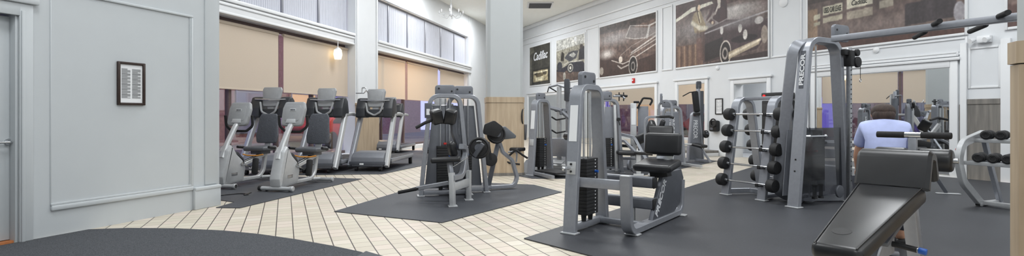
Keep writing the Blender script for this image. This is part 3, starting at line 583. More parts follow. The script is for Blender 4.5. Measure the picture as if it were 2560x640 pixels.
def tower(r, Hh=1.49, S=.71, T=.43, w=.15, d=.06, fm=silver, shroud=None, plate=True, stack=True, placard=False, pt=.05, sx=-.07, red_cap=False):
    o = (S-T)/2
    sw(r, 'frame_arch', fm, [(0,0,.012),(0,o,Hh),(0,S-o,Hh),(0,S,.012)], w, d, (1,0,0), fil=.13)
    for y in (0, S): bx(r, 'foot_plate', silver2, (0,y,.008), (w+.03, .11, .016), bev=.004)
    br(r, 'base_bar', fm, (0,.03,.05), (0,S-.03,.05), .07, .06)
    if plate: pulley_plate(r, (.0, S/2, Hh+.07), t=pt)
    for k in (-1, 1): MB().cyl((0, S/2+k*.07, .1), (0, S/2+k*.07, Hh-.04), .011, n=12).build('guide_rod', chrome, r)
    MB().cyl((.01, S/2, .7), (.01, S/2, Hh-.04), .005, n=8).build('cable', blackp, r)
    if stack:
        b = MB(); n = 16; z0, z1 = .15, .74
        for k in range(n): b.box((0, S/2, z0+(z1-z0)*(k+.5)/n), (.13, .25, (z1-z0)/n-.0025), bev=.0015)
        st = b.build('weight_stack', rubber, r)
        b = MB()
        for k in range(n): b.box((.067, S/2+.06, z0+(z1-z0)*(k+.5)/n), (.003, .014, .012), bev=0)
        b.build('weight_numbers', whitem, st)
        b = MB(); b.cyl((.06, S/2+.06, .60), (.10, S/2+.06, .60), .014); b.build('selector_pin', blue, st)
        if red_cap: bx(r, 'stack_cap', red, (0.0, S/2, .775), (.05,.05,.03), bev=.006)
        for k in (-1, 1): MB().cyl((0, S/2+k*.07, .06), (0, S/2+k*.07, .15), .022, .03).build('stack_bumper', blackp, r)
    if shroud is not None:
        MB().plate([(.06,.1),(S-.06,.1),(S-o-.04,Hh-.14),(o+.04,Hh-.14)], .012, (sx,0,0), (0,1,0), (0,0,1)).build('rear_shroud', shroud, r)
    if placard:
        zz = lambda z: o*z/Hh-d/2-.004
        b = MB(); b.plate([(-.045,0),(.045,0),(.045,.37),(-.045,.37)], .003, (0, zz(.93), .93), (1,0,0), (0, o, Hh), bev=0); b.build('instruction_placard', whitem, r)
# -- the front machine
p = G(1425,587); r = thing('leg_extension_machine', 'silver leg machine with black seat and lettered side plate, nearest the camera', 'weight machine', p, math.radians(-36.87))
tower(r, placard=True, w=.14, shroud=None, pt=.06)
MB().plate([(.04,.1),(.10,.1),(.2,1.38),(.15,1.38)], .012, (-.085,0,0), (0,1,0), (0,0,1)).build('side_guard', dsilver, r)
bx(r, 'knob_plate', silver2, (0, .028, .66), (.10,.012,.13), rot=(-.09,0,0)); b = MB(); b.cyl((-.02,.03,.66), (-.03,-.06,.66), .017); b.sph((-.03,-.07,.66), .022); b.build('pull_knob', chrome, r)
for z in (.625,.70): MB().cyl((.0,.03,z), (0,.012,z), .011).build('bolt', blackp, r)
br(r, 'cross_beam', silver, (.03,.10,.515), (.5,.19,.505), .06, .095)
sw(r, 'front_post', silver, [(.53,.165,.60),(.53,.20,.045),(.53,1.0,.045),(.53,1.66,.045),(.53,1.70,.42)], .11, .065, (1,0,0), fil=.12)
bx(r, 'post_cap', silver2, (.53,.163,.602), (.10,.06,.012)); bx(r, 'foot_plate', silver2, (.53,.33,.008), (.15,.1,.016)); bx(r, 'foot_plate', silver2, (.55,1.62,.008), (.17,.1,.016))
MB().plate([(.74,.05),(1.36,.05),(1.62,.16),(1.74,.44),(1.66,.55),(1.08,.55)], .05, (.54,0,0), (0,1,0), (0,0,1), bev=.006).build('side_plate', dsilver, r)
e_ = V((0,.36,.49)).normalized(); text(r, 'lettering', 'PRECOR', .085, lettm, V((.5665,.995,.30)), e_, V((0,-e_.z,e_.y)), length=.46, bold=.03)
for z in (.465,.235):
    b = MB(); b.box((.235,.86,z), (.62,.10,.115), bev=.018, seg=3); rb = b.build('roller_bar', dsilver, r); bx(rb, 'end_cap', blackp, (.552,.86,z), (.02,.103,.118)); bx(rb, 'top_strip', silver, (.235,.86,z+.058), (.6,.075,.008))
br(r, 'base_bar', silver, (0,.62,.05), (.53,.62,.05), .07, .055); br(r, 'link_bar', silver2, (.30,.86,.02), (.30,.86,.2), .04, .04)
pad(r, 'seat', vinyl, (.485,1.09,.635), (.44,.38,.085), rot=(.14,0,0)); pad(r, 'backrest', vinyl, (.475,1.30,.865), (.43,.085,.25), rot=(-.14,0,0))
br(r, 'seat_post', blackp, (.52,1.12,.5), (.5,1.12,.61), .14, .2); br(r, 'back_bracket', chrome, (.5,1.28,.64), (.5,1.33,.80), .2, .02, up=(0,1,0))
# -- twin tower station by the column
rz2 = math.radians(-77.3); p = G(1052,492)
r = thing('lateral_raise_machine', 'silver tower machine with two black arm pads, left of the twin pair by the column', 'weight machine', p, rz2)
tower(r, shroud=shroudm, S=.72, red_cap=True); bx(r, 'instruction_placard', dsilver, (.1,.10,1.27), (.012,.10,.22)); bx(r, 'placard_label', whitem, (.107,.10,1.25), (.003,.05,.09), bev=0)
br(r, 'base_bar', silver, (.05,.45,.05), (.97,.37,.05), .06, .05); br(r, 'base_bar', silver, (.0,.70,.05), (.52,.645,.05), .06, .05)
A_, B_ = V((.986,.367,0)), V((.52,.645,0)); dn = (B_-A_).normalized(); nn = V((-dn.y, dn.x, 0))
br(r, 'leg', silver2, A_+V((0,0,.012)), A_-dn*.0+V((0,.0,.44))-V((.03,.01,0)), .08, .06, up=nn); br(r, 'leg', silver2, B_+V((0,0,.012)), B_+V((0,0,.42)), .075, .055, up=nn)
for q in (A_, B_): bx(r, 'foot_plate', silver2, q+V((0,0,.007)), (.12,.12,.014), bev=.003)
br(r, 'cross_plate', silver2, A_+dn*.03+V((0,0,.255)), B_-dn*.02+V((0,0,.255)), .04, .11)
sw(r, 'curved_bracket', silver, [A_+V((-.02,0,.37)), A_+dn*.30+V((0,0,.37)), A_+dn*.46+V((0,0,.74)), A_+dn*.28+V((0,0,.775))], .07, .07, nn, fil=.12)
pad(r, 'seat', vinyl, (.80,.30,.60), (.28,.40,.075), rot=(.06,-.06,-.2)); br(r, 'seat_post', silver, (.88,.36,.38), (.84,.34,.57), .06, .06); tu(r, 'adjust_lever', chrome, [(.86,.36,.5),(.80,.45,.54),(.70,.6,.62)], .008)
pad(r, 'back_pad', vinyl, (.60,.40,.73), (.15,.11,.22), rot=(.25,0,.3))
bx(r, 'pin_knob', blue, (.5,.43,.72), (.04,.04,.03), bev=.01)
for dy, ry, rr in ((.12,.35,.30), (.31,-.35,-.5)):
    a_ = MB().box((.68,.06+dy,1.18), (.13,.155,.20), (ry*.8,.25,rr), .028, 3).build('arm_pad', vinyl, r)
b = MB(); b.tube([(.68,.11,1.13),(.70,.03,1.10),(.72,-.10,1.03)], .022, fil=.03); b.build('hand_grip', grip, r)
sw(r, 'arm_post', dsilver, [(.62,.40,1.20),(.60,.42,.95),(.50,.52,.72)], .07, .06, (1,.4,0), fil=.15); br(r, 'arm_yoke', blackp, (.64,.12,1.12), (.62,.42,1.10), .06, .06)
def cam(r, c, rad, ax, t=.06):
    ax = V(ax).normalized(); c = V(c)
    k = MB().cyl(c-ax*t/2, c+ax*t/2, rad, bev=.02).build('cam_disc', rubber, r)
    b = MB(); b.torus(c+ax*(t/2+.002), rad*.86, .012, ax); b.build('disc_rim', blackp, k)
    b = MB(); b.cyl(c+ax*t*.4, c+ax*(t*.5+.06), rad*.34); b.build('disc_hub', dsilver, k)
    b = MB(); x = ax.orthogonal().normalized(); b.torus(c+ax*(t/2+.006), rad*.62, .006, ax, .4, 1.2, n=8, k=6); b.build('disc_mark', whitem, k)
cam(r, (.50,.80,.735), .155, (1,-.35,.1), .07); br(r, 'cam_arm', dsilver, (.56,.72,.62), (.62,.83,.80), .05, .06)
sw(r, 'lever_bar', silver, [(.50,.36,.25),(.44,.05,.195),(.40,-.07,.165)], .055, .055, (0,0,1)); b = MB(); b.tube([(.415,-.05,.17),(.355,-.33,.115)], .024); b.build('hand_grip', grip, r)
M2 = Matrix.Translation(p) @ Matrix.Rotation(rz2, 4, 'Z'); q = M2 @ V((-.20,.30,0))
r = thing('biceps_curl_machine', 'silver curl machine with black cam discs, right of the twin pair by the column', 'weight machine', q, rz2)
tower(r, shroud=shroudm, S=.72)
sw(r, 'base_loop', silver, [(-.18,.74,.045),(-.30,1.24,.045),(-.32,1.29,.18),(-.30,1.20,.47),(-.29,1.04,.60),(-.28,.97,.80)], .075, .055, (1,.2,0), fil=.1)
br(r, 'support_leg', dsilver, (-.2,.78,.03), (-.28,.97,.78), .07, .06, up=(1,0,0)); br(r, 'base_bar', silver, (0,.70,.05), (-.2,.82,.05), .06, .05)
MB().plate([(1.0,1.02),(1.06,1.02),(1.24,.87),(1.22,.83),(1.02,.81)], .28, (-.26,0,0), (0,1,0), (0,0,1), bev=.02).build('arm_pad', vinylg, r)
cam(r, (-.12,.90,.90), .155, (1,.1,.1), .06); MB().plate([(-.16,-.05),(.06,-.11),(.17,.05),(.02,.16),(-.13,.10)], .07, (-.03,.83,.96), (0,1,0), (0,0,1), rad=.05).build('cam_wedge', rubber, r)
b = MB(); b.cyl((-.13,.80,.50), (-.05,.81,.50), .105, bev=.012); b.bar((-.09,.76,.78), (-.09,.80,.5), .05, .09, (1,0,0)); b.build('counterweight', rubber, r)
b = MB(); b.tube([(-.22,1.14,.55),(-.20,1.24,.64),(-.20,1.36,.55),(-.20,1.44,.50)], .017, fil=.03); b.build('hand_grip', grip, r); tu(r, 'handle_bar', silver, [(-.24,1.12,.60),(-.22,1.27,.62),(-.24,1.26,.44)], .014)
# -- far row
rz1 = math.radians(-36.87)
r = thing('seated_row_machine', 'silver weight tower with white placard standing just right of the tall column', 'weight machine', G(1327,440), rz1)
tower(r, Hh=1.50, placard=True, shroud=None); MB().plate([(.04,.1),(.10,.1),(.2,1.38),(.15,1.38)], .012, (-.085,0,0), (0,1,0), (0,0,1)).build('side_guard', dsilver, r)
bx(r, 'knob_plate', silver2, (0,.028,.66), (.10,.012,.13), rot=(-.09,0,0)); sw(r, 'base_rail', silver, [(.03,.05,.05),(.75,-.35,.05)], .06, .06, (0,0,1))
bx(r, 'foot_deck', rubber, (.42,.22,.09), (.7,.5,.03), rot=(0,0,-.3)); sw(r, 'rear_post', silver, [(.30,1.1,.02),(.30,1.08,1.10),(.12,.9,1.32),(0,.6,1.38)], .07, .06, (.3,1,0), fil=.15); b = MB(); b.cyl((.22,1.0,.76), (.55,.85,.76), .085, bev=.02); b.build('roller_pad', vinyl, r); br(r, 'roller_arm', silver, (.3,1.08,.5), (.5,.9,.5), .06, .06); pulley_plate(r, (.15,1.0,1.28), L=.25, hgt=.14)
b = MB(); b.torus((-.22,.05,1.18), .17, .016, (1,.5,.0), .6, 3.6); b.build('pull_handle', grip, r); br(r, 'handle_arm', silver, (-.22,.1,.7), (-.2,.1,1.02), .05, .05); pad(r, 'chest_pad', vinyl, (-.28,.1,.86), (.16,.08,.32)); pad(r, 'seat', vinyl, (-.3,-.1,.52), (.3,.3,.08)); br(r, 'seat_post', silver, (-.28,-.08,.02), (-.28,-.08,.5), .07, .07); tu(r, 'hand_grip', grip, [(-.5,-.3,.34),(-.35,-.25,.25),(-.2,-.1,.22)], .02)
r = thing('functional_trainer', 'tall slim twin column machine with hooked top bar, behind the tower right of the column', 'weight machine', G(1408,421), math.radians(-30))
for x, hh in ((-.10,1.86), (.12,1.98)):
    bx(r, 'column', silver2 if x < 0 else silver, (x,0,hh/2), (.09,.09,hh), bev=.012)
MB().plate([(-.06,-.25),(.06,-.25),(.06,.25),(-.06,.25)], .05, (.12,-.06,1.78), (1,0,0), (0,0,1), rad=.05).build('pulley_cover', dsilver, r)
bx(r, 'weight_cover', dsilver, (.26,.08,.95), (.10,.16,1.6)); tu(r, 'hook_bar', silver, [(.12,0,1.82),(-.12,-.05,1.90),(-.34,-.05,1.86)], .024); b = MB(); b.tube([(-.30,-.2,1.74),(-.34,-.05,1.86),(-.22,.1,1.76)], .014); b.build('hand_grip', grip, r)
for z in (1.35,1.15,.85): tu(r, 'adjust_arm', blackp, [(.12,0,z),(-.12,-.12,z-.05),(-.2,-.2,z+.02)], .018)
bx(r, 'lower_box', silver, (0,-.1,.48), (.42,.2,.42), bev=.03); bx(r, 'foot_frame', silver2, (0,-.1,.04), (.55,.5,.07)); bx(r, 'step_plate', silver2, (-.05,-.32,.16), (.4,.2,.03), rot=(.3,0,0)); tu(r, 'cross_tube', silver, [(.12,0,1.82),(.6,.05,1.84)], .02)
e2 = V((.976,.22,0)); q = G(1553,434); r = thing('shoulder_press_machine', 'silver tower with small black grips at its top, half hidden behind the nearest machine', 'weight machine', q-e2*.62, rz2)
tower(r, S=.62, T=.40, Hh=1.52, shroud=shroudm, sx=.05, plate=False); pulley_plate(r, (0.05,.22,1.60), L=.34); tu(r, 'press_arm', silver, [(.05,.42,1.60),(.05,.62,1.60),(.1,.66,1.55)], .02)
for y in (.56,.66): b = MB(); b.tube([(-.02,y-.06,1.62),(.08,y+.06,1.60)], .024); b.cyl((.03,y,1.5), (.03,y,1.68), .012); b.build('hand_grip', grip, r)
b = MB(); b.cyl((.10,.50,1.12), (.16,.50,1.12), .035); b.tube([(.13,.5,1.12),(.13,.53,1.0)], .01); b.build('adjust_knob', blackp, r)
for y in (.14,.47): br(r, 'inner_post', silver2, (.09,y,.05), (.09,.31+(y-.31)*.75,1.42), .06, .05)
# seated press with curved frame
q = G(1580,441); r = thing('chest_press_machine', 'silver machine with curved arms, white column and black cushions behind the nearest seat', 'weight machine', (q.x+.08, q.y, 0), math.radians(-15))
bx(r, 'column', silver2, (-.08,1.0,.74), (.13,.11,1.46), bev=.015); bx(r, 'instruction_placard', whitem, (-.08,.94,1.18), (.09,.004,.36), bev=0); bx(r, 'column_cap', blackp, (-.02,1.0,1.49), (.12,.1,.05)); bx(r, 'weight_cover', shroudm, (.12,1.1,.72), (.22,.14,1.36))
sw(r, 'curved_arm', silver, [(-.42,.9,.66),(-.25,.62,.66),(.02,.15,.42),(.05,.0,.02)], .05, .06, (1,.7,0), fil=.2); sw(r, 'curved_arm', silver, [(-.42,.7,.82),(-.05,.6,.74),(.25,.35,.2),(.45,.3,.16)], .05, .06, (0,1,0), fil=.14); bx(r, 'foot_plate', silver2, (.05,0,.02), (.2,.22,.04)); br(r, 'front_post', silver2, (.05,.0,.02), (.05,.02,.50), .09, .08)
b = MB(); b.cyl((-.16,-.02,.22), (-.11,-.03,.22), .10, bev=.01); b.build('pulley_wheel', dsilver, r); b = MB(); b.tube([(-.02,-.04,.46),(.32,-.06,.44)], .03); b.build('hand_grip', grip, r); pad(r, 'seat', vinyl, (-.22,.25,.44), (.36,.4,.09), rot=(0,.05,.2)); pad(r, 'back_pad', vinyl, (.28,.75,.92), (.14,.26,.34), rot=(.5,.2,.3)); pad(r, 'side_pad', vinyl, (.10,.7,.72), (.34,.1,.20), rot=(0,-.4,.2))
br(r, 'base_bar', silver, (-.45,.9,.05), (.3,.9,.05), .07, .07); br(r, 'base_bar', silver, (-.08,.9,.05), (.03,.05,.05), .07, .07); br(r, 'rail', silver, (-.5,.8,.28), (.1,.5,.3), .05, .05); br(r, 'rail', blackp, (-.5,.8,.56), (-.1,.8,.54), .06, .06)
sw(r, 'rear_arch', silver, [(.42,1.2,.02),(.46,1.2,1.52),(.72,1.2,1.52),(.74,1.2,.02)], .07, .05, (0,1,0), fil=.14); pulley_plate(r, (.50,1.15,1.56), L=.12, hgt=.24); tu(r, 'hand_grip', grip, [(.0,1.0,1.35),(.12,1.0,1.58),(.34,1.0,1.56),(.26,1.0,1.42)], .022)
# tower with lettered shroud
q = G(1709,416); r = thing('leg_press_tower', 'silver framed tower with grey lettered shroud in front of the narrow wall mirror', 'weight machine', q-e2*.66, rz2)
tower(r, S=.66, T=.44, Hh=1.40, w=.13, stack=False, shroud=shroudm, sx=.03); text(r, 'lettering', 'PRECOR', .13, lettm, (.045,.33,.92), (0,0,-1), (0,1,0), length=.5, bold=.02); b = MB(); b.cyl((.0,.62,.52), (.12,.80,.52), .018); b.build('side_peg', silver2, r); pulley_plate(r, (.05,.2,1.47), L=.26, hgt=.15); sw(r, 'base_rail', silver2, [(.0,.60,.05),(.65,.72,.05)], .06, .05, (0,0,1))
br(r, 'rear_bar', silver, (.02,.18,1.27), (.02,.5,1.27), .03, .05)
# padded station behind the front seat
q = AT(1652, 328, 10.2); r = thing('abdominal_machine', 'black pad and curved silver arm machine directly behind the nearest seat', 'weight machine', (q.x, q.y, 0), math.radians(-20))
pad(r, 'pad', vinyl, (0,0,.90), (.48,.10,.20), rot=(-.35,0,0)); br(r, 'post', silver, (.0,.1,.0), (.0,.08,.85), .08, .08); bx(r, 'foot_plate', silver2, (0,.1,.02), (.5,.12,.04)); sw(r, 'arm', silver, [(-.30,.1,.55),(-.32,.1,1.17),(-.02,.1,1.17)], .05, .05, (0,1,0), fil=.12); b = MB(); b.tube([(-.10,.1,1.17),(.16,.08,1.18),(.24,.06,1.15)], .026); b.build('hand_grip', grip, r); br(r, 'arm_link', silver, (-.32,.1,.55), (0,.1,.55), .05, .05); pad(r, 'side_pad', vinyl, (.02,.1,1.03), (.10,.09,.17), rot=(0,.3,0)); bx(r, 'top_strip', silver2, (.14,.0,.80), (.22,.03,.03))
# solid machine standing in for one reflected in the narrow mirror
q = AT(1738, 398, 13.6); r = thing('mirrored_machine', 'grey lettered stand-in for a machine reflected in the narrow wall mirror, tall black back pad', 'weight machine', (q.x, q.y, 0), rz2)
sw(r, 'frame_arch', silver, [(0,-.22,.01),(0,-.10,1.28),(0,.10,1.28),(0,.22,.01)], .1, .04, (1,0,0), fil=.1); MB().plate([(-.19,.05),(.19,.05),(.09,1.2),(-.09,1.2)], .03, (.02,0,0), (0,1,0), (0,0,1)).build('front_shroud', shroudm, r); text(r, 'lettering', 'PRECOR', .12, lettm, (.045,-.02,.84), (0,0,-1), (0,1,0), length=.48, bold=.02)
bx(r, 'column', silver, (-.02,.10,1.1), (.08,.08,1.84)); bx(r, 'column', dsilver, (-.1,.22,1.0), (.12,.12,1.7)); pad(r, 'back_pad', vinyl, (.03,-.0,1.56), (.10,.17,.56), rot=(.12,0,0)); MB().plate([(-.07,-.1),(.07,-.1),(.07,.1),(-.07,.1)], .04, (.0,.10,2.0), (0,1,0), (0,0,1), rad=.06).build('pulley_cover', dsilver, r); tu(r, 'pull_bar', blackp, [(.05,-.02,1.82),(.1,-.22,1.80),(.1,-.42,1.70)], .014); bx(r, 'seat_clamp', blackp, (.06,0,1.24), (.1,.16,.07)); pad(r, 'seat', vinyl, (.34,-.1,.44), (.34,.26,.08), rot=(0,.15,.3)); cam(r, (.22,.16,.72), .10, (1,.4,.2), .06); br(r, 'seat_post', silver, (.5,.12,.02), (.3,-.06,.42), .05, .05); br(r, 'base_bar', silver, (0,0,.05), (.5,.12,.05), .06, .06)
# -- cable machine with overhead beam
q = G(1985,521); rz3 = math.radians(-61.9); r = thing('cable_machine', 'tall silver cable tower with long overhead beam reaching to the right', 'cable machine', q, rz3)
sw(r, 'frame_arch', silver, [(0,0,.012),(0,.26,2.2),(0,.92,2.2),(0,1.12,.012)], .15, .075, (1,0,0), fil=.2)
sw(r, 'side_leg', silver, [(-.05,.42,2.19),(-.10,.14,2.14),(-.40,.22,.16),(-.38,.42,.06),(-.05,.5,.06)], .13, .06, (-.6,-.55,0), fil=.18)
bx(r, 'foot_plate', silver2, (0,0,.008), (.18,.13,.016)); bx(r, 'foot_plate', silver2, (0,1.12,.008), (.18,.13,.016)); sw(r, 'base_bar', silver, [(0,.04,.05),(-.25,.55,.05),(0,1.08,.05)], .09, .06, (0,0,1), fil=.05)
w_ = lambda z: .26*z/2.2
MB().plate([(-.03,0),(.03,0),(.03,.5),(-.03,.5)], .003, (0.0,w_(1.55)-.041,1.55), (1,0,0), (0,.26,2.2), bev=0).build('name_strip', dsilver, r); text(r, 'lettering', 'PRECOR', .06, whitem, (0.0,w_(1.8)-.0445,1.8), (0,.26,2.2), (-1,0,0), length=.42, bold=.03)
pulley_plate(r, (.06,.92,2.32), L=.36, hgt=.23, t=.05)
for k in (.93,1.05,1.1): MB().cyl((.084,k-.08,2.235), (.091,k-.08,2.235), .013).build('bolt', blackp, r)
Wb = Matrix.Rotation(-rz3, 4, 'Z') @ Matrix.Translation(-V(q)); bp1, bp2 = Wb @ V((4.25,6.88,2.205)), Wb @ V((5.52,4.81,2.205))
bm_ = br(r, 'overhead_beam', silver, bp1, bp2, .12, .075); bd = (bp2-bp1).normalized()
for t in (.444, .674):
    c = bp1+(bp2-bp1)*t+V((0,0,.0)); sd = Wb.to_3x3() @ V((.40,.80,0)).normalized(); g_ = MB().tube([c-sd*.30+V((0,0,.02)), c+sd*.1+V((0,0,.0)), c+sd*.80+V((0,0,-.01))], .02).build('pull_up_bar', dsilver, r)
    for k0_, k1_, zz in ((-.31,-.08,.02), (.30,.81,-.01)): MB().tube([c+sd*k0_+V((0,0,zz)), c+sd*k1_+V((0,0,zz))], .028).build('foam_grip', grip, g_)
b = MB(); b.box((.10,1.06,1.1), (.055,.055,2.06), bev=.006); cg = b.build('slide_column', steel, r); b = MB()
for k in range(26): b.cyl((.129,1.06,.3+.066*k), (.131,1.06,.3+.066*k), .010, n=10)
b.build('column_holes', blackp, cg)
b = MB(); b.box((.10,1.06,1.98), (.11,.11,.22), bev=.015); b.box((.10,.97,2.06), (.06,.12,.08), bev=.01); b.build('pulley_carriage', blackp, r); b = MB(); b.cyl((.13,1.17,1.93), (.17,1.17,1.93), .075, bev=.01); b.cyl((.13,1.16,2.06), (.17,1.16,2.06), .05, bev=.01); b.build('pulley_wheel', rubber, r); tu(r, 'cable', blackp, [(.15,1.24,1.93),(.15,1.24,1.70)], .004); b = MB(); b.torus((.15,1.24,1.68), .02, .005, (1,0,0)); b.build('carabiner', chrome, r)
MB().plate([(.05,.12),(.98,.12),(.94,1.03),(.14,1.03)], .008, (.05,0,0), (0,1,0), (0,0,1), bev=0).build('clear_shroud', smoke, r); MB().plate([(.06,.12),(1.0,.12),(.95,1.0),(.16,1.0)], .01, (-.20,0,0), (0,1,0), (0,0,1), bev=0).build('rear_shroud', shroudm, r)
b = MB()
for k in range(14): b.box((-.07,.52,.34+.04*k), (.14,.3,.038), bev=.0015)
st = b.build('weight_stack', rubber, r); b = MB(); b.cyl((.0,.45,.72), (.03,.45,.72), .013); b.build('selector_pin', red, st)
for k in (.44,.58): MB().cyl((-.07,k,.1), (-.07,k,2.15), .012, n=12).build('guide_rod', chrome, r)
for k in (.44,.58): MB().lathe([(0,.08),(.035,.08),(.035,.1),(.024,.12),(.024,.24),(.036,.25),(.036,.27),(0,.27)], (.0,k,0)).build('stack_bumper', blackp, r)
b = MB(); b.cyl((.07,.86,.16), (.10,.86,.16), .085, bev=.008); b.build('base_pulley', dsilver, r)
b = MB(); b.cyl((.02,.10,.92), (.09,.2,.92), .02); b.cyl((.09,.2,.92), (.09,.52,.92), .016); b.sph((.09,.53,.92), .026); b.build('side_handle', chrome, r); b = MB(); b.box((.0,.50,.92), (.09,.1,.16), bev=.02); b.build('stack_head', blackp, r)
for z in (.62,.47): MB().cyl((.0,w_(z)-.036,z), (.0,w_(z)-.045,z), .011).build('bolt', blackp, r)
# -- barbell rack
q = G(1814,489); rz4 = math.radians(-63.2); r = thing('barbell_rack', 'silver two sided rack holding short fixed barbells, left of the cable tower', 'barbell rack', q, rz4)
RX = .62
for x in (0, RX):
    sw(r, 'end_frame', silver, [(x,0,.012),(x,.24,1.45),(x,.53,1.45),(x,.80,.012)], .13, .06, (1,0,0), fil=.16)
    for y in (0,.8): bx(r, 'foot_plate', silver2, (x,y,.01), (.16,.1,.02))
br(r, 'top_rail', silver, (0,.385,1.45), (RX+.06,.385,1.45), .11, .05); sw(r, 'base_bar', silver, [(0,.03,.06),(.12,.4,.06),(RX-.12,.4,.06),(RX,.03,.06)], .07, .05, (0,0,1), fil=.08); br(r, 'base_bar', silver, (RX,.05,.06), (RX,.75,.06), .06, .05)
zs = (1.215,.97,.725,.48,.235)
def leg_y(z, side): return .24*z/1.45 if side == 0 else .80-.27*z/1.45
for z in zs:
    for x in (0, RX):
        for sd in (0, 1):
            s_ = -1 if sd == 0 else 1; y = leg_y(z, sd)+s_*.03
            MB().plate([(0,-.035),(.122,-.035),(.122,.014),(.108,.014),(.108,-.021),(0,-.021)], .05, (x,y,z), (0,s_,0), (0,0,1), bev=.003).build('saddle', blackp, r)
def barbell(lab, loc, rz):
    t = thing('fixed_barbell', lab, 'barbell', loc, rz, 'short fixed barbells on the silver rack')
    cy(t, 'bar', chrome, (-.37,0,0), (.37,0,0), .0145)
    for s_ in (-1, 1): MB().cyl((s_*.33,0,0), (s_*.37,0,0), .023).build('collar', steel, t)
    for s_ in (-1, 1):
        b = MB(); b.lathe([(0,.355),(.05,.36),(.085,.372),(.092,.39),(.092,.455),(.082,.475),(.03,.48),(0,.478)], (0,0,0), (s_,0,0), n=28); b.build('weight_head', rubber, t)
    return t
Mr = Matrix.Translation(q) @ Matrix.Rotation(rz4, 4, 'Z'); row = ['top', 'second', 'middle', 'fourth', 'bottom']; first = None
for sd in (0, 1):
    for i, z in enumerate(zs):
        y = leg_y(z, sd)+(-1 if sd == 0 else 1)*.085; P = Mr @ V((.395 if sd == 0 else .30, y, z))
        lab = 'black ended chrome barbell on the %s rung of the rack, %s side' % (row[i], 'near' if sd == 0 else 'far')
        if first is None: first = barbell(lab, P, rz4)
        else: dup(first, P, rz4, lab)
# -- dumbbell rack
q = G(2452,517); rz5 = AR; r = thing('dumbbell_rack', 'curved silver two tier dumbbell rack beside the right pillar', 'dumbbell rack', q, rz5)
for x in (0, 1.75):
    sw(r, 'side_frame', silver2, [(x,.0,.03),(x,-.42,.34),(x,-.52,.62),(x,-.44,.84),(x,.05,.95)], .06, .10, (1,0,0), fil=.22); sw(r, 'rear_strut', silver, [(x+.02,.42,.03),(x+.02,.2,.5),(x+.02,.02,.92)], .05, .07, (1,0,0), fil=.2)
    bx(r, 'foot_bar', silver2, (x,.2,.03), (.07,.56,.05)); b = MB(); b.cyl((x-.02,-.06,.03), (x+.03,-.06,.03), .028); b.build('rubber_foot', blackp, r)
br(r, 'base_bar', silver2, (0,.02,.045), (1.75,.02,.045), .08, .05)
text(r, 'lettering', 'PRECOR', .05, red, (-.032,-.50,.66), (0,.06,1), (0,-1,.06), length=.24, bold=.02)
for zz, yy in ((.87,-.10),(.59,-.35)): bx(r, 'shelf', dsilver, (.875,yy,zz), (1.75,.20,.025), rot=(.12,0,0)); bx(r, 'shelf_lip', silver2, (.875,yy-.10,zz+.0), (1.75,.012,.05))
def dumbbell(lab, loc, rz):
    t = thing('dumbbell', lab, 'dumbbell', loc, rz, 'black dumbbells on the curved rack'); cy(t, 'handle', chrome, (0,-.07,0), (0,.07,0), .014)
    for s_ in (-1, 1):
        b = MB(); b.lathe([(0,.055),(.045,.058),(.06,.07),(.06,.115),(.05,.13),(.022,.132),(.02,.126),(0,.126)], (0,0,0), (0,s_,0), n=24); hd = b.build('dumbbell_head', rubber, t)
        b = MB(); b.torus((0,s_*.13,0), .038, .006, (0,1,0)); b.build('head_ring', blackp, hd)
    return t
Md = Matrix.Translation(q) @ Matrix.Rotation(rz5, 4, 'Z'); fd = None
for zz, yy, xs, nm in ((.87,-.10,(.12,.27),'upper'), (.59,-.35,(.15,.30,.44),'lower')):
    for k, x in enumerate(xs):
        P = Md @ V((x, yy, zz+.075)); lab = 'black dumbbell on the %s shelf of the curved rack, %s from the left' % (nm, ('first','second','third','fourth')[k])
        if fd is None: fd = dumbbell(lab, P, rz5+.25)
        else: dup(fd, P, rz5+.25, lab)
# ------------------------------------------------------------------ decline bench in the foreground
r = thing('decline_bench', 'black decline bench with hump pad and foot rollers in the right foreground', 'exercise bench', (1.243,2.0,0), math.radians(-48.9))
p_ = MB().taper((0,.385,.735), .175, .285, .80, .075, rot=(.214,0,0), bev=.028, seg=4).build('back_pad', vinyl, r)
b = MB(); rt = Matrix.Translation((0,.385,.735)) @ Matrix.Rotation(.214, 4, 'X')
for s_ in (-1, 1): MB().tube([rt @ V((s_*.072,-.39,.038)), rt @ V((s_*.125,.39,.038))], .0025, n=6).build('seam_piping', blackp, p_)
h_ = MB().sweep([(0,.775,.845),(0,.838,1.0),(0,.915,.985),(0,.965,.88)], .30, .055, (1,0,0), fil=.035, bev=.02).build('hump_pad', vinyl, r)
for s_ in (-1, 1): MB().plate([(.79,.86),(.84,.985),(.905,.97),(.945,.89)], .02, (s_*.12,0,0), (0,1,0), (0,0,1)).build('end_panel', blackp, h_)
sw(r, 'main_beam', silver, [(0,.12,.60),(0,.75,.745),(0,1.05,.80),(0,1.38,.86)], .06, .07, (1,0,0), fil=.1)
br(r, 'seat_plate', dsilver, (0,.30,.66), (0,.70,.755), .2, .02)
sw(r, 'front_leg', silver, [(.02,.62,.60),(.02,.42,.60),(.02,.30,.42),(.02,.34,.02)], .06, .08, (1,0,0), fil=.12); br(r, 'rear_leg', silver, (0,1.10,.80), (0,1.45,.02), .06, .07); bx(r, 'foot_bar', silver, (0,.34,.03), (.42,.07,.05)); bx(r, 'foot_bar', silver, (0,1.45,.03), (.5,.07,.05)); br(r, 'base_beam', silver, (0,.34,.06), (0,1.45,.06), .06, .06)
br(r, 'brace', silver2, (.02,.50,.57), (.03,.30,.50), .05, .05)
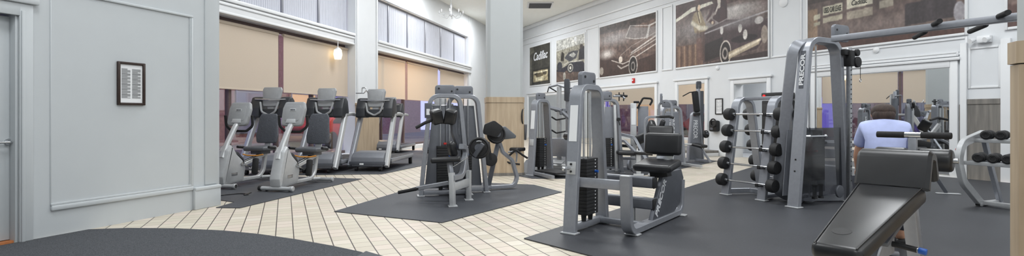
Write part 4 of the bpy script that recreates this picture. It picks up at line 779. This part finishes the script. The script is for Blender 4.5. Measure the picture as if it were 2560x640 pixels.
b = MB(); b.cyl((.02,.58,.615), (.15,.58,.60), .010); b.build('adjust_pin', steel, r); b = MB(); b.cyl((.145,.58,.601), (.175,.58,.597), .014, bev=.003); b.build('pin_tip', blue, r); b = MB(); b.cyl((.05,.58,.612), (.14,.58,.601), .013); b.build('pin_grip', blackp, r)
MB().cyl(rt @ V((-.02,-.24,.0372)), rt @ V((-.02,-.24,.0384)), .036, n=32).build('worn_patch', rubber, p_)
c0 = V((-.035,1.383,0))
br(r, 'handle_post', silver, c0+V((0,0,.84)), c0+V((0,0,1.065)), .032, .04); cy(r, 'roller_axle', steel, c0+V((-.19,0,.945)), c0+V((.20,0,.945)), .015)
for s_ in (-1, 1):
    b = MB(); b.cyl(c0+V((s_*.022,0,.945)), c0+V((s_*.178,0,.945)), .062, bev=.016, n=32); b.build('foot_roller', vinyl, r)
b = MB(); b.cyl(c0+V((-.05,0,1.08)), c0+V((.05,0,1.08)), .016); b.build('handle_bar', chrome, r)
for s_ in (-1, 1):
    b = MB(); b.cyl(c0+V((s_*.035,0,1.08)), c0+V((s_*.172,0,1.08)), .018, bev=.006); b.build('hand_grip', grip, r)
# ------------------------------------------------------------------ seated person
def skin_mesh(name, pts, edges, rad, m, parent=None, sub=2, root=0):
    me = bpy.data.meshes.new(name); me.from_pydata([V(p) for p in pts], edges, []); o = bpy.data.objects.new(name, me); C.objects.link(o)
    o.modifiers.new('s', 'SKIN'); sd = o.modifiers.new('u', 'SUBSURF'); sd.levels = sub; sd.render_levels = sub
    for i, q in enumerate(rad): me.skin_vertices[0].data[i].radius = q if isinstance(q, tuple) else (q, q); me.skin_vertices[0].data[i].use_root = (i == root)
    dg = bpy.context.evaluated_depsgraph_get(); n = bpy.data.meshes.new_from_object(o.evaluated_get(dg)); bpy.data.objects.remove(o)
    n.materials.clear(); n.materials.append(m); n.name = name
    for p in n.polygons: p.use_smooth = True
    t = bpy.data.objects.new(name, n); C.objects.link(t); t.parent = parent; return t
PP = V((3.19,4.45,0)); pr_ = thing('person', 'seated dark haired person in a pale blue shirt, back to the camera', 'person', PP, math.radians(-31))
P_, E_, R_ = [], [], []
def add(p, rr, frm=None):
    P_.append(p); R_.append(rr); 
    if frm is not None: E_.append((frm, len(P_)-1))
    return len(P_)-1
pel = add((0,0,.56), (.15,.11)); sp1 = add((0,.01,.74), (.135,.10), pel); sp2 = add((0,.03,.92), (.15,.10), sp1); ch = add((0,.05,1.05), (.14,.085), sp2); nk = add((0,.10,1.135), .05, ch); hd0 = add((0,.13,1.17), (.062,.07), nk); hd1 = add((0,.15,1.215), (.076,.09), hd0); hd2 = add((0,.145,1.265), (.055,.065), hd1)
for s_ in (-1, 1):
    sh = add((s_*.135,.05,1.075), .052, ch); el = add((s_*.180,.20,.83), .042, sh); wr = add((s_*.17,.38,.69), .028, el); pm = add((s_*.16,.42,.67), (.038,.018), wr)
    hip = add((s_*.09,.06,.53), .092, pel); kn = add((s_*.15,.45,.51), .062, hip); cf = add((s_*.15,.47,.32), .052, kn); an = add((s_*.15,.43,.09), .036, cf); toe = add((s_*.165,.58,.045), (.042,.03), an)
body = skin_mesh('person_body', P_, E_, R_, skin, pr_)
b = MB()
for s_ in (-1, 1):
    for k, (dx, L) in enumerate(((-.028,.07),(-.010,.08),(.010,.076),(.027,.06))):
        p0 = V((s_*.16+dx,.44,.668)); b.tube([p0, p0+V((0,L*.55,-.006)), p0+V((0,L*.85,-.035))], .0085, n=8, fil=.01)
    t0 = V((s_*.16-s_*.034,.40,.668)); b.tube([t0, t0+V((-s_*.025,.035,-.01)), t0+V((-s_*.03,.06,-.025))], .0095, n=8, fil=.01)
b.sph((0,.245,1.205), .014, (1,1.3,1.4)); b.sph((-.082,.145,1.205), .022, (.4,.8,1.3)); b.sph((.082,.145,1.205), .022, (.4,.8,1.3))
tmp = b.build('tmp', skin); bm2 = bmesh.new(); bm2.from_mesh(body.data); bm2.from_mesh(tmp.data); bm2.to_mesh(body.data); bm2.free(); bpy.data.objects.remove(tmp)
for p in body.data.polygons: p.use_smooth = True
P_, E_, R_ = [], [], []
a0 = add((0,-.005,.57), (.165,.14)); a1 = add((0,-.005,.74), (.158,.135), a0); a2 = add((0,.01,.92), (.163,.132), a1); a3 = add((0,.04,1.06), (.145,.11), a2); a4 = add((0,.085,1.125), (.075,.07), a3)
for s_ in (-1, 1):
    sh = add((s_*.140,.045,1.08), .068, a3); el = add((s_*.175,.14,.91), .058, sh)
sh_ = skin_mesh('shirt', P_, E_, R_, shirtm, pr_)
P_, E_, R_ = [], [], []
a0 = add((0,.01,.56), (.18,.135))
for s_ in (-1, 1):
    hip = add((s_*.1,.07,.54), .112, a0); kn = add((s_*.15,.455,.515), .078, hip); cf = add((s_*.15,.475,.32), .068, kn); an = add((s_*.15,.44,.12), .056, cf)
skin_mesh('trousers', P_, E_, R_, trousm, pr_)
b = MB(); b.sph((0,.135,1.222), .095, (.98,1.08,.80), rot=(-.2,0,0)); b.sph((0,.09,1.19), .085, (1.0,.75,.85)); b.build('hair', hairm, pr_)
for s_ in (-1, 1):
    b = MB(); b.box((s_*.165,.54,.035), (.095,.27,.07), bev=.03, seg=4); b.build('shoe', blackp, pr_)
r = thing('flat_bench', 'black flat bench under the seated person behind the decline bench', 'exercise bench', PP, math.radians(-31)); pad(r, 'seat', vinyl, (0,.33,.40), (.2,.95,.06)); br(r, 'beam', silver, (0,-.05,.345), (0,.7,.345), .07, .05)
for y in (.0,.66): br(r, 'leg', silver, (0,y,.33), (0,y,.02), .06, .06, up=(0,1,0)); bx(r, 'foot_bar', silver, (0,y,.02), (.3 if y else .2,.06,.035))
# bench near the large mirror
q = G(2366,487); r = thing('hyperextension_bench', 'dark splayed leg bench with curved silver arm near the large mirror, behind the foot rollers', 'exercise bench', q, math.radians(-20))
br(r, 'leg', dsilver, (0,0,.015), (-.30,.10,.62), .05, .05); bx(r, 'foot_plate', silver2, (.02,0,.008), (.3,.08,.015)); br(r, 'leg', dsilver, (-1.1,.3,.015), (-.8,.2,.62), .05, .05); br(r, 'cross_bar', dsilver, (-.12,.05,.22), (-1.0,.27,.22), .05, .05); pad(r, 'seat', vinyl, (-.55,.15,.66), (.7,.34,.09), rot=(0,0,-.3))
br(r, 'cross_bar', silver2, (-.1,.35,.25), (-.9,.5,.25), .05, .06); sw(r, 'curved_arm', silver2, [(-.75,.5,.86),(-.35,.45,.80),(-.10,.35,.85),(.02,.3,1.06)], .06, .05, (0,1,0), fil=.12); tu(r, 'hand_grip', blackp, [(-.12,.25,1.12),(.0,.3,1.16),(.14,.35,1.13)], .018); bx(r, 'post', dsilver, (-.45,.5,.45), (.08,.08,.9)); bx(r, 'foot_bar', dsilver, (-.45,.5,.02), (.1,.4,.04)); br(r, 'pad_arm', blackp, (-.5,.3,.80), (-.1,.4,.72), .16, .1)
# ------------------------------------------------------------------ recumbent bikes
def bike(lab, loc, rz):
    r = thing('recumbent_bike', lab, 'exercise bike', loc, rz, 'recumbent exercise bikes')
    b = MB(); b.tube([(-.30,0,.05),(.30,0,.05)], .032); b.build('front_stabilizer', silver2, r)
    for s_ in (-1, 1):
        b = MB(); b.cyl((s_*.30,0,.05), (s_*.25,0,.05), .042, bev=.01); b.cyl((s_*.18,.06,.04), (s_*.22,.06,.04), .038, bev=.01); b.build('transport_wheel', blackp if s_ < 0 else silver2, r)
    o = [(-.03,.07),(.10,.05),(.46,.07),(.52,.30),(.44,.44),(.30,.55),(.18,.72),(.08,.62),(.02,.42),(-.05,.2)]
    MB().plate(o, .20, (0,0,0), (0,1,0), (0,0,1), bev=.045, rad=.06).build('body_shroud', silver2, r)
    MB().plate([(.24,.56),(.34,.60),(.50,.46),(.54,.30),(.50,.25),(.44,.42)], .15, (0,0,0), (0,1,0), (0,0,1), bev=.03, rad=.04).build('wheel_guard', consoled, r)
    b = MB(); b.cyl((.09,.40,.38), (.112,.40,.38), .03); b.build('crank_hub', steel, r); b = MB(); b.box((.102,.22,.22), (.004,.14,.05), bev=.002); b.build('side_badge', steel, r)
    b = MB(); b.sweep([(0,.06,.50),(0,.18,.74),(0,.36,1.0),(0,.47,1.10)], .085, .075, (1,0,0), fil=.3, bev=.02); b.build('mast', silver2, r)
    cn = MB().plate([(-.19,-.20),(.19,-.20),(.205,.10),(.17,.22),(-.17,.22),(-.205,.10)], .085, (0,.48,1.21), (1,0,0), (0,.30,.95), bev=.03, rad=.07).build('console', consolem, r)
    nrm = V((0,-.95,.30)); up = V((0,.30,.95)); k0 = V((0,.48,1.21))+nrm*.043
    MB().plate([(-.13,-.12),(.13,-.12),(.14,.11),(.12,.15),(-.12,.15),(-.14,.11)], .012, k0, (1,0,0), up, bev=.005, rad=.03).build('console_panel', steel if False else consolem, cn)
    MB().plate([(-.055,-.022),(.055,-.022),(.055,.022),(-.055,.022)], .006, k0+up*.07+nrm*.008, (1,0,0), up, bev=.001).build('badge', silver2, cn)
    text(cn, 'lettering', 'PRECOR', .02, dsilver, k0+up*.07+nrm*.013, (1,0,0), up, length=.085, bold=.02)
    MB().plate([(-.09,-.035),(.09,-.035),(.075,.035),(-.075,.035)], .02, k0+up*-.125+nrm*.008, (1,0,0), up, bev=.004).build('cable_port', silver2, cn)
    b = MB(); b.tube([(-.255,.45,1.20),(-.255,.47,1.02),(-.14,.46,.93),(.14,.46,.93),(.255,.47,1.02),(.255,.45,1.20)], .022, fil=.10); b.build('handlebar', grip, r)
    b = MB(); b.sweep([(0,.48,.34),(0,1.15,.50)], .10, .06, (1,0,0)); b.build('seat_rail', silver2, r); b = MB()
    for s_ in (-1, 1): b.bar((s_*.03,.52,.385), (s_*.03,1.1,.525), .012, .01)
    b.build('rail_slots', blackp, r)
    b = MB(); b.sweep([(0,.35,.09),(0,.98,.09),(0,1.10,.20),(0,1.16,.49)], .075, .065, (1,0,0), fil=.16, bev=.015); b.build('rear_frame', silver2, r)
    b = MB(); b.tube([(-.26,1.28,.05),(.26,1.28,.05)], .032); b.tube([(0,1.02,.08),(0,1.28,.06)], .03); b.build('rear_stabilizer', silver2, r)
    for s_ in (-1, 1):
        b = MB(); b.cyl((s_*.26,1.28,.05), (s_*.22,1.28,.05), .04, bev=.008); b.build('rubber_foot', silver2, r)
        z = .30 if s_ > 0 else .42; y = .60 if s_ > 0 else .52
        b = MB(); b.bar((s_*.125,.42,.36), (s_*.125,y,z), .02, .03); b.build('crank', steel, r)
        b = MB(); b.box((s_*.19,y+.02,z+.02), (.10,.07,.28), rot=(-.15,0,0), bev=.025); pd = b.build('pedal', blackp, r); b = MB(); b.bar((s_*.19-.05,y+.06,z+.07), (s_*.19+.05,y+.06,z+.07), .05, .012); b.build('pedal_strap', rubber, pd)
    b = MB(); b.box((0,1.02,.60), (.43,.40,.085), bev=.035, seg=4); b.build('seat', vinylg, r); bx(r, 'seat_bracket', dsilver, (0,1.03,.535), (.22,.26,.07))
    o = [(-.20,-.26),(.20,-.26),(.225,-.12),(.20,.08),(.19,.22),(.15,.29),(-.15,.29),(-.19,.22),(-.20,.08),(-.225,-.12)]
    MB().plate(o, .05, (0,1.24,.945), (1,0,0), (0,.16,.98), bev=.02, rad=.08).build('backrest', meshm, r); br(r, 'back_post', silver2, (0,1.22,.58), (0,1.28,.86), .12, .03, up=(0,1,0))
    b = MB(); b.tube([(-.20,.82,.505),(-.1,.80,.485),(.1,.80,.485),(.20,.82,.505)], .012); b.build('adjust_bar', orange, r)
    for s_ in (-1, 1):
        b = MB(); b.tube([(s_*.2,1.16,.585),(s_*.29,1.1,.60),(s_*.31,.9,.625)], .016); ar = b.build('side_arm', steel, r); b = MB(); b.tube([(s_*.31,1.0,.615),(s_*.31,.82,.635)], .024); b.build('hand_grip', grip, ar)
    return r
q = G(690,481); ba = math.radians(-10)
bk = bike('recumbent bike on the right of the pair, complete and nearer the open tiles', q, ba)
q2 = G(549,474); dup(bk, q2, ba, 'recumbent bike on the left, partly hidden by the end of the pale partition wall')
# ------------------------------------------------------------------ treadmills
def treadmill(lab, loc, rz):
    r = thing('treadmill', lab, 'treadmill', loc, rz, 'treadmills facing away from the window row')
    MB().plate([(-.08,.09),(-.06,.30),(.05,.40),(.42,.42),(.50,.30),(.50,.12)], .72, (0,0,0), (0,1,0), (0,0,1), bev=.03, rad=.05).build('motor_hood', shroudm, r)
    MB().plate([(-.40,-.02),(.40,-.02),(.40,.05),(-.40,.05)], .02, (0,-.075,.16), (1,0,0), (0,0,1)).build('hood_strip', dsilver, r)
    bx(r, 'hood_badge', whitem, (-.12,-.088,.155), (.09,.006,.035), bev=.002)
    bx(r, 'deck', dsilver, (0,1.18,.19), (.70,1.5,.10), bev=.02); bx(r, 'belt', rubber, (0,1.18,.243), (.52,1.46,.012), bev=.003)
    for s_ in (-1, 1):
        b = MB(); b.box((s_*.37,1.12,.21), (.11,1.62,.10), bev=.025); b.build('side_rail', silver, r); b = MB(); b.box((s_*.37,1.12,.262), (.08,1.55,.01), bev=.003); b.build('foot_strip', consoled, r)
        b = MB(); b.box((s_*.36,1.86,.08), (.08,.08,.16), bev=.015); b.build('rear_foot', blackp, r); b = MB(); b.cyl((s_*.30,.0,.05), (s_*.24,.0,.05), .05, bev=.01); b.build('front_wheel', blackp, r)
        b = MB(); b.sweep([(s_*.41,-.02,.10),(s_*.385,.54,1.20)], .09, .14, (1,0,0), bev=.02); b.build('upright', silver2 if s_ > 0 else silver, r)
        MB().plate([(.30,1.15),(.62,1.15),(.68,1.26),(.62,1.52),(.52,1.60),(.42,1.58),(.32,1.36)], .22, (s_*.315,0,0), (0,1,0), (0,0,1), bev=.03, rad=.07).build('console_pod', consoled, r)
        b = MB(); b.sweep([(s_*.39,.50,1.22),(s_*.385,.90,1.24),(s_*.38,1.12,1.22)], .075, .075, (1,0,0), fil=.1, bev=.02); b.build('handrail', consolem, r)
    MB().plate([(-.33,1.16),(.33,1.16),(.31,1.26),(.2,1.34),(-.2,1.34),(-.31,1.26)], .2, (0,.46,0), (1,0,0), (0,0,1), bev=.03, rad=.05).build('console_tray', consoled, r)
    o = [(-.17,-.20),(.17,-.20),(.215,.16),(.19,.22),(-.19,.22),(-.215,.16)]
    cn = MB().plate(o, .07, (0,.46,1.58), (1,0,0), (0,.22,.97), bev=.025, rad=.05).build('console', consolem, r)
    MB().plate([(-.13,-.05),(.13,-.05),(.155,.14),(.13,.17),(-.13,.17),(-.155,.14)], .012, (0,.46-.036,1.588), (1,0,0), (0,.22,.97), bev=.004, rad=.03).build('console_panel', steel if False else consolem, cn)
    MB().plate([(-.07,-.012),(.07,-.012),(.07,.012),(-.07,.012)], .006, (0,.446,1.69), (1,0,0), (0,.22,.97), bev=.001).build('badge', dsilver, cn)
    b = MB(); b.tube([(-.20,.36,1.48),(-.15,.32,1.28),(0,.34,1.20),(.15,.32,1.28),(.20,.36,1.48)], .022, fil=.08); b.build('lower_loop', consolem, r)
    br(r, 'console_stem', consolem, (0,.42,1.22), (0,.44,1.40), .14, .05, up=(0,1,0)); b = MB(); b.tube([(-.34,.40,1.54),(0,.36,1.53),(.34,.40,1.54)], .018, fil=.2); b.build('cross_bar', chrome, r)
    return r
ta = math.radians(-6); base = None
for px, Y, lab in ((648,10.5,'treadmill farthest left, behind the left recumbent bike'), (791,10.85,'treadmill in the middle, behind the right recumbent bike'), (921,11.25,'treadmill with its grey hood in clear view, nearest the white pilaster'),
                   (962,16.3,'distant treadmill beyond the clear one, seen between its posts'), (1092,16.6,'distant treadmill half hidden behind the twin weight towers')):
    loc = V(((px-1280)/F*Y, Y, 0))
    if base is None: base = treadmill(lab, loc, ta)
    else: dup(base, loc, ta, lab)
# small tablet clamp on the third treadmill, cable on the mat
q = AT(908, 232, 11.5); r = thing('book_rack', 'small bright wire rack clipped to the console of the clearest treadmill', 'rack', q+V((.0,-.02,0)), ta)
b = MB(); b.tube([(-.16,0,-.02),(.02,0,-.02),(.08,0,.04),(.06,0,.10),(-.02,0,.10),(-.02,0,-.03)], .012, fil=.02); b.build('wire_loop', chrome, r); b = MB(); b.tube([(.08,0,.04),(.10,.06,-.02)], .01); b.build('clip', steel, r)
b = MB(); pts = [G(545,492), G(600,486), G(625,489), G(606,491.5), G(628,484)]; b.tube([p+V((0,0,.018)) for p in pts], .008, fil=.2); tag(b.build('power_cable', blackp), 'black power cable lying on the mat between the bikes and the partition', 'cable')
# ------------------------------------------------------------------ street outside the windows
def pw(s, y, z): return V(OW)+V((math.cos(AW)*s-math.sin(AW)*y, math.sin(AW)*s+math.cos(AW)*y, z))
o = put(MB().box((16,12.3,-.15), (60,23.6,.2), bev=0).build('street_ground', asph, smooth=False), OW, AW); struct(o)
r = put(thing('brick_building', 'brick shop building across the street seen through the lower window panes', 'building'), OW, AW)
b = MB(); X3(b, -4, 40, 9, 14, -.1, 9); b.build('brick_wall', brickm, r, smooth=False)
for k in range(9):
    s = 3+k*3.6; b = MB(); X3(b, s, s+1.9, 8.93, 9.02, .5, 2.3); w = b.build('shop_window', (neonp, warmg, alum, neonp, neonr, alum, warmg, neonp, alum)[k], r, smooth=False); b = MB(); frame_rect(b, s-.06, s+1.96, .44, 2.36, .06, .06, y=8.95); b.build('window_surround', alum, w)
    b = MB(); X3(b, s, s+1.9, 8.95, 9.02, 3.6, 5.4); b.build('upper_window', alum, r, smooth=False)
def car(lab, s, m):
    r = put(thing('parked_car', lab, 'car'), pw(s, 4.2, -.05), AW)
    MB().plate([(-2.1,.25),(2.1,.25),(2.15,.65),(1.9,.85),(1.2,.92),(.6,1.4),(-.9,1.42),(-1.6,.95),(-2.1,.85)], 1.7, (0,0,0), (1,0,0), (0,0,1), bev=.1, rad=.15).build('car_body', m, r); MB().plate([(1.0,.95),(.55,1.32),(-.85,1.34),(-1.35,.97)], 1.72, (0,0,0), (1,0,0), (0,0,1), rad=.08).build('car_windows', door_in, r)
    for x in (-1.3, 1.3):
        for y in (-.8, .8): b = MB(); b.cyl((x,y-.1,.33), (x,y+.1,.33), .33, bev=.04); b.build('wheel', rubber, r)
carp = mat('violet_car_paint', (96,92,168), .25, .3, noise=.03, nscale=4); carr = mat('red_car_paint', (150,56,60), .25, .3, noise=.03, nscale=4)
car('violet car parked outside the window behind the bikes', 9.5, carp); car('dark red car parked outside beyond the distant treadmills', 21.0, carr)
for o in list(C.objects):                                             # everything stands on its mat, not on the tiles below
    if o.parent is None and o.get('category') in ('weight machine', 'cable machine', 'barbell rack', 'barbell', 'dumbbell rack', 'dumbbell', 'exercise bench', 'exercise bike', 'treadmill', 'person', 'rack'):
        o.location.z += .0125 if o['category'] in ('cable machine', 'barbell rack', 'barbell', 'dumbbell rack', 'dumbbell', 'exercise bench', 'person') or 'leg_extension' in o.name else .0105
# ------------------------------------------------------------------ light, sky, camera
w = bpy.data.worlds.new('dusk'); bpy.context.scene.world = w; w.use_nodes = True; bg = w.node_tree.nodes['Background']; bg.inputs['Color'].default_value = (*srgb((176,178,214)), 1); bg.inputs['Strength'].default_value = 4.5
def lamp(x, y, e, sz=1.6, col=(.955,.98,1), z=CZ-.06):  # unseen area light at ceiling height for even room light, no fixture
    l = bpy.data.lights.new('ceiling_area_light', 'AREA'); l.energy = e; l.size = sz; l.color = col; o = bpy.data.objects.new('ceiling_area_light', l); C.objects.link(o); o.location = (x, y, z)
for x, y, e in ((-2.6,3,230),(2.0,3.2,260),(6.8,2.5,230),(-2.8,8.5,260),(1.8,8.5,260),(6.0,7.5,280),(-2.4,13.5,260),(2.2,13,260),(-2.2,18.5,260),(1.6,18,260),(-.6,24,300),(9.6,.5,200),(0,-1.5,200),(5,-1.5,150)): lamp(x, y, e)
l = bpy.data.lights.new('corridor_fill', 'AREA'); l.energy = 45; l.size = .8; o = bpy.data.objects.new('corridor_fill', l); C.objects.link(o); mid = V(OR)+V((math.cos(AR)*(dA+dB)/2-math.sin(AR)*1.1, math.sin(AR)*(dA+dB)/2+math.cos(AR)*1.1, 2.75)); o.location = mid  # unseen light added to brighten the corridor
for s, e in ((14.5,12), (19.5,380)):                                   # unseen warm lights added outside to yellow the blinds
    l = bpy.data.lights.new('blind_backlight', 'POINT'); l.energy = e*4; l.color = (1,.66,.28); l.shadow_soft_size = .2; o = bpy.data.objects.new('blind_backlight', l); C.objects.link(o); o.location = pw(s, 2.2, 3.0)
sc = bpy.context.scene
sc.view_settings.view_transform = 'Standard'; sc.view_settings.look = 'None'; sc.view_settings.gamma = 1; sc.view_settings.exposure = -.78; sc.view_settings.use_curve_mapping = False
cam_ = bpy.data.cameras.new('camera'); cam_.sensor_width = 36; cam_.lens = F/2560*36; cam_.shift_y = -(320-HY)/2560; cam_.clip_end = 200
co = bpy.data.objects.new('camera', cam_); C.objects.link(co); co.location = (0,0,H); co.rotation_euler = (PI/2,0,0); sc.camera = co
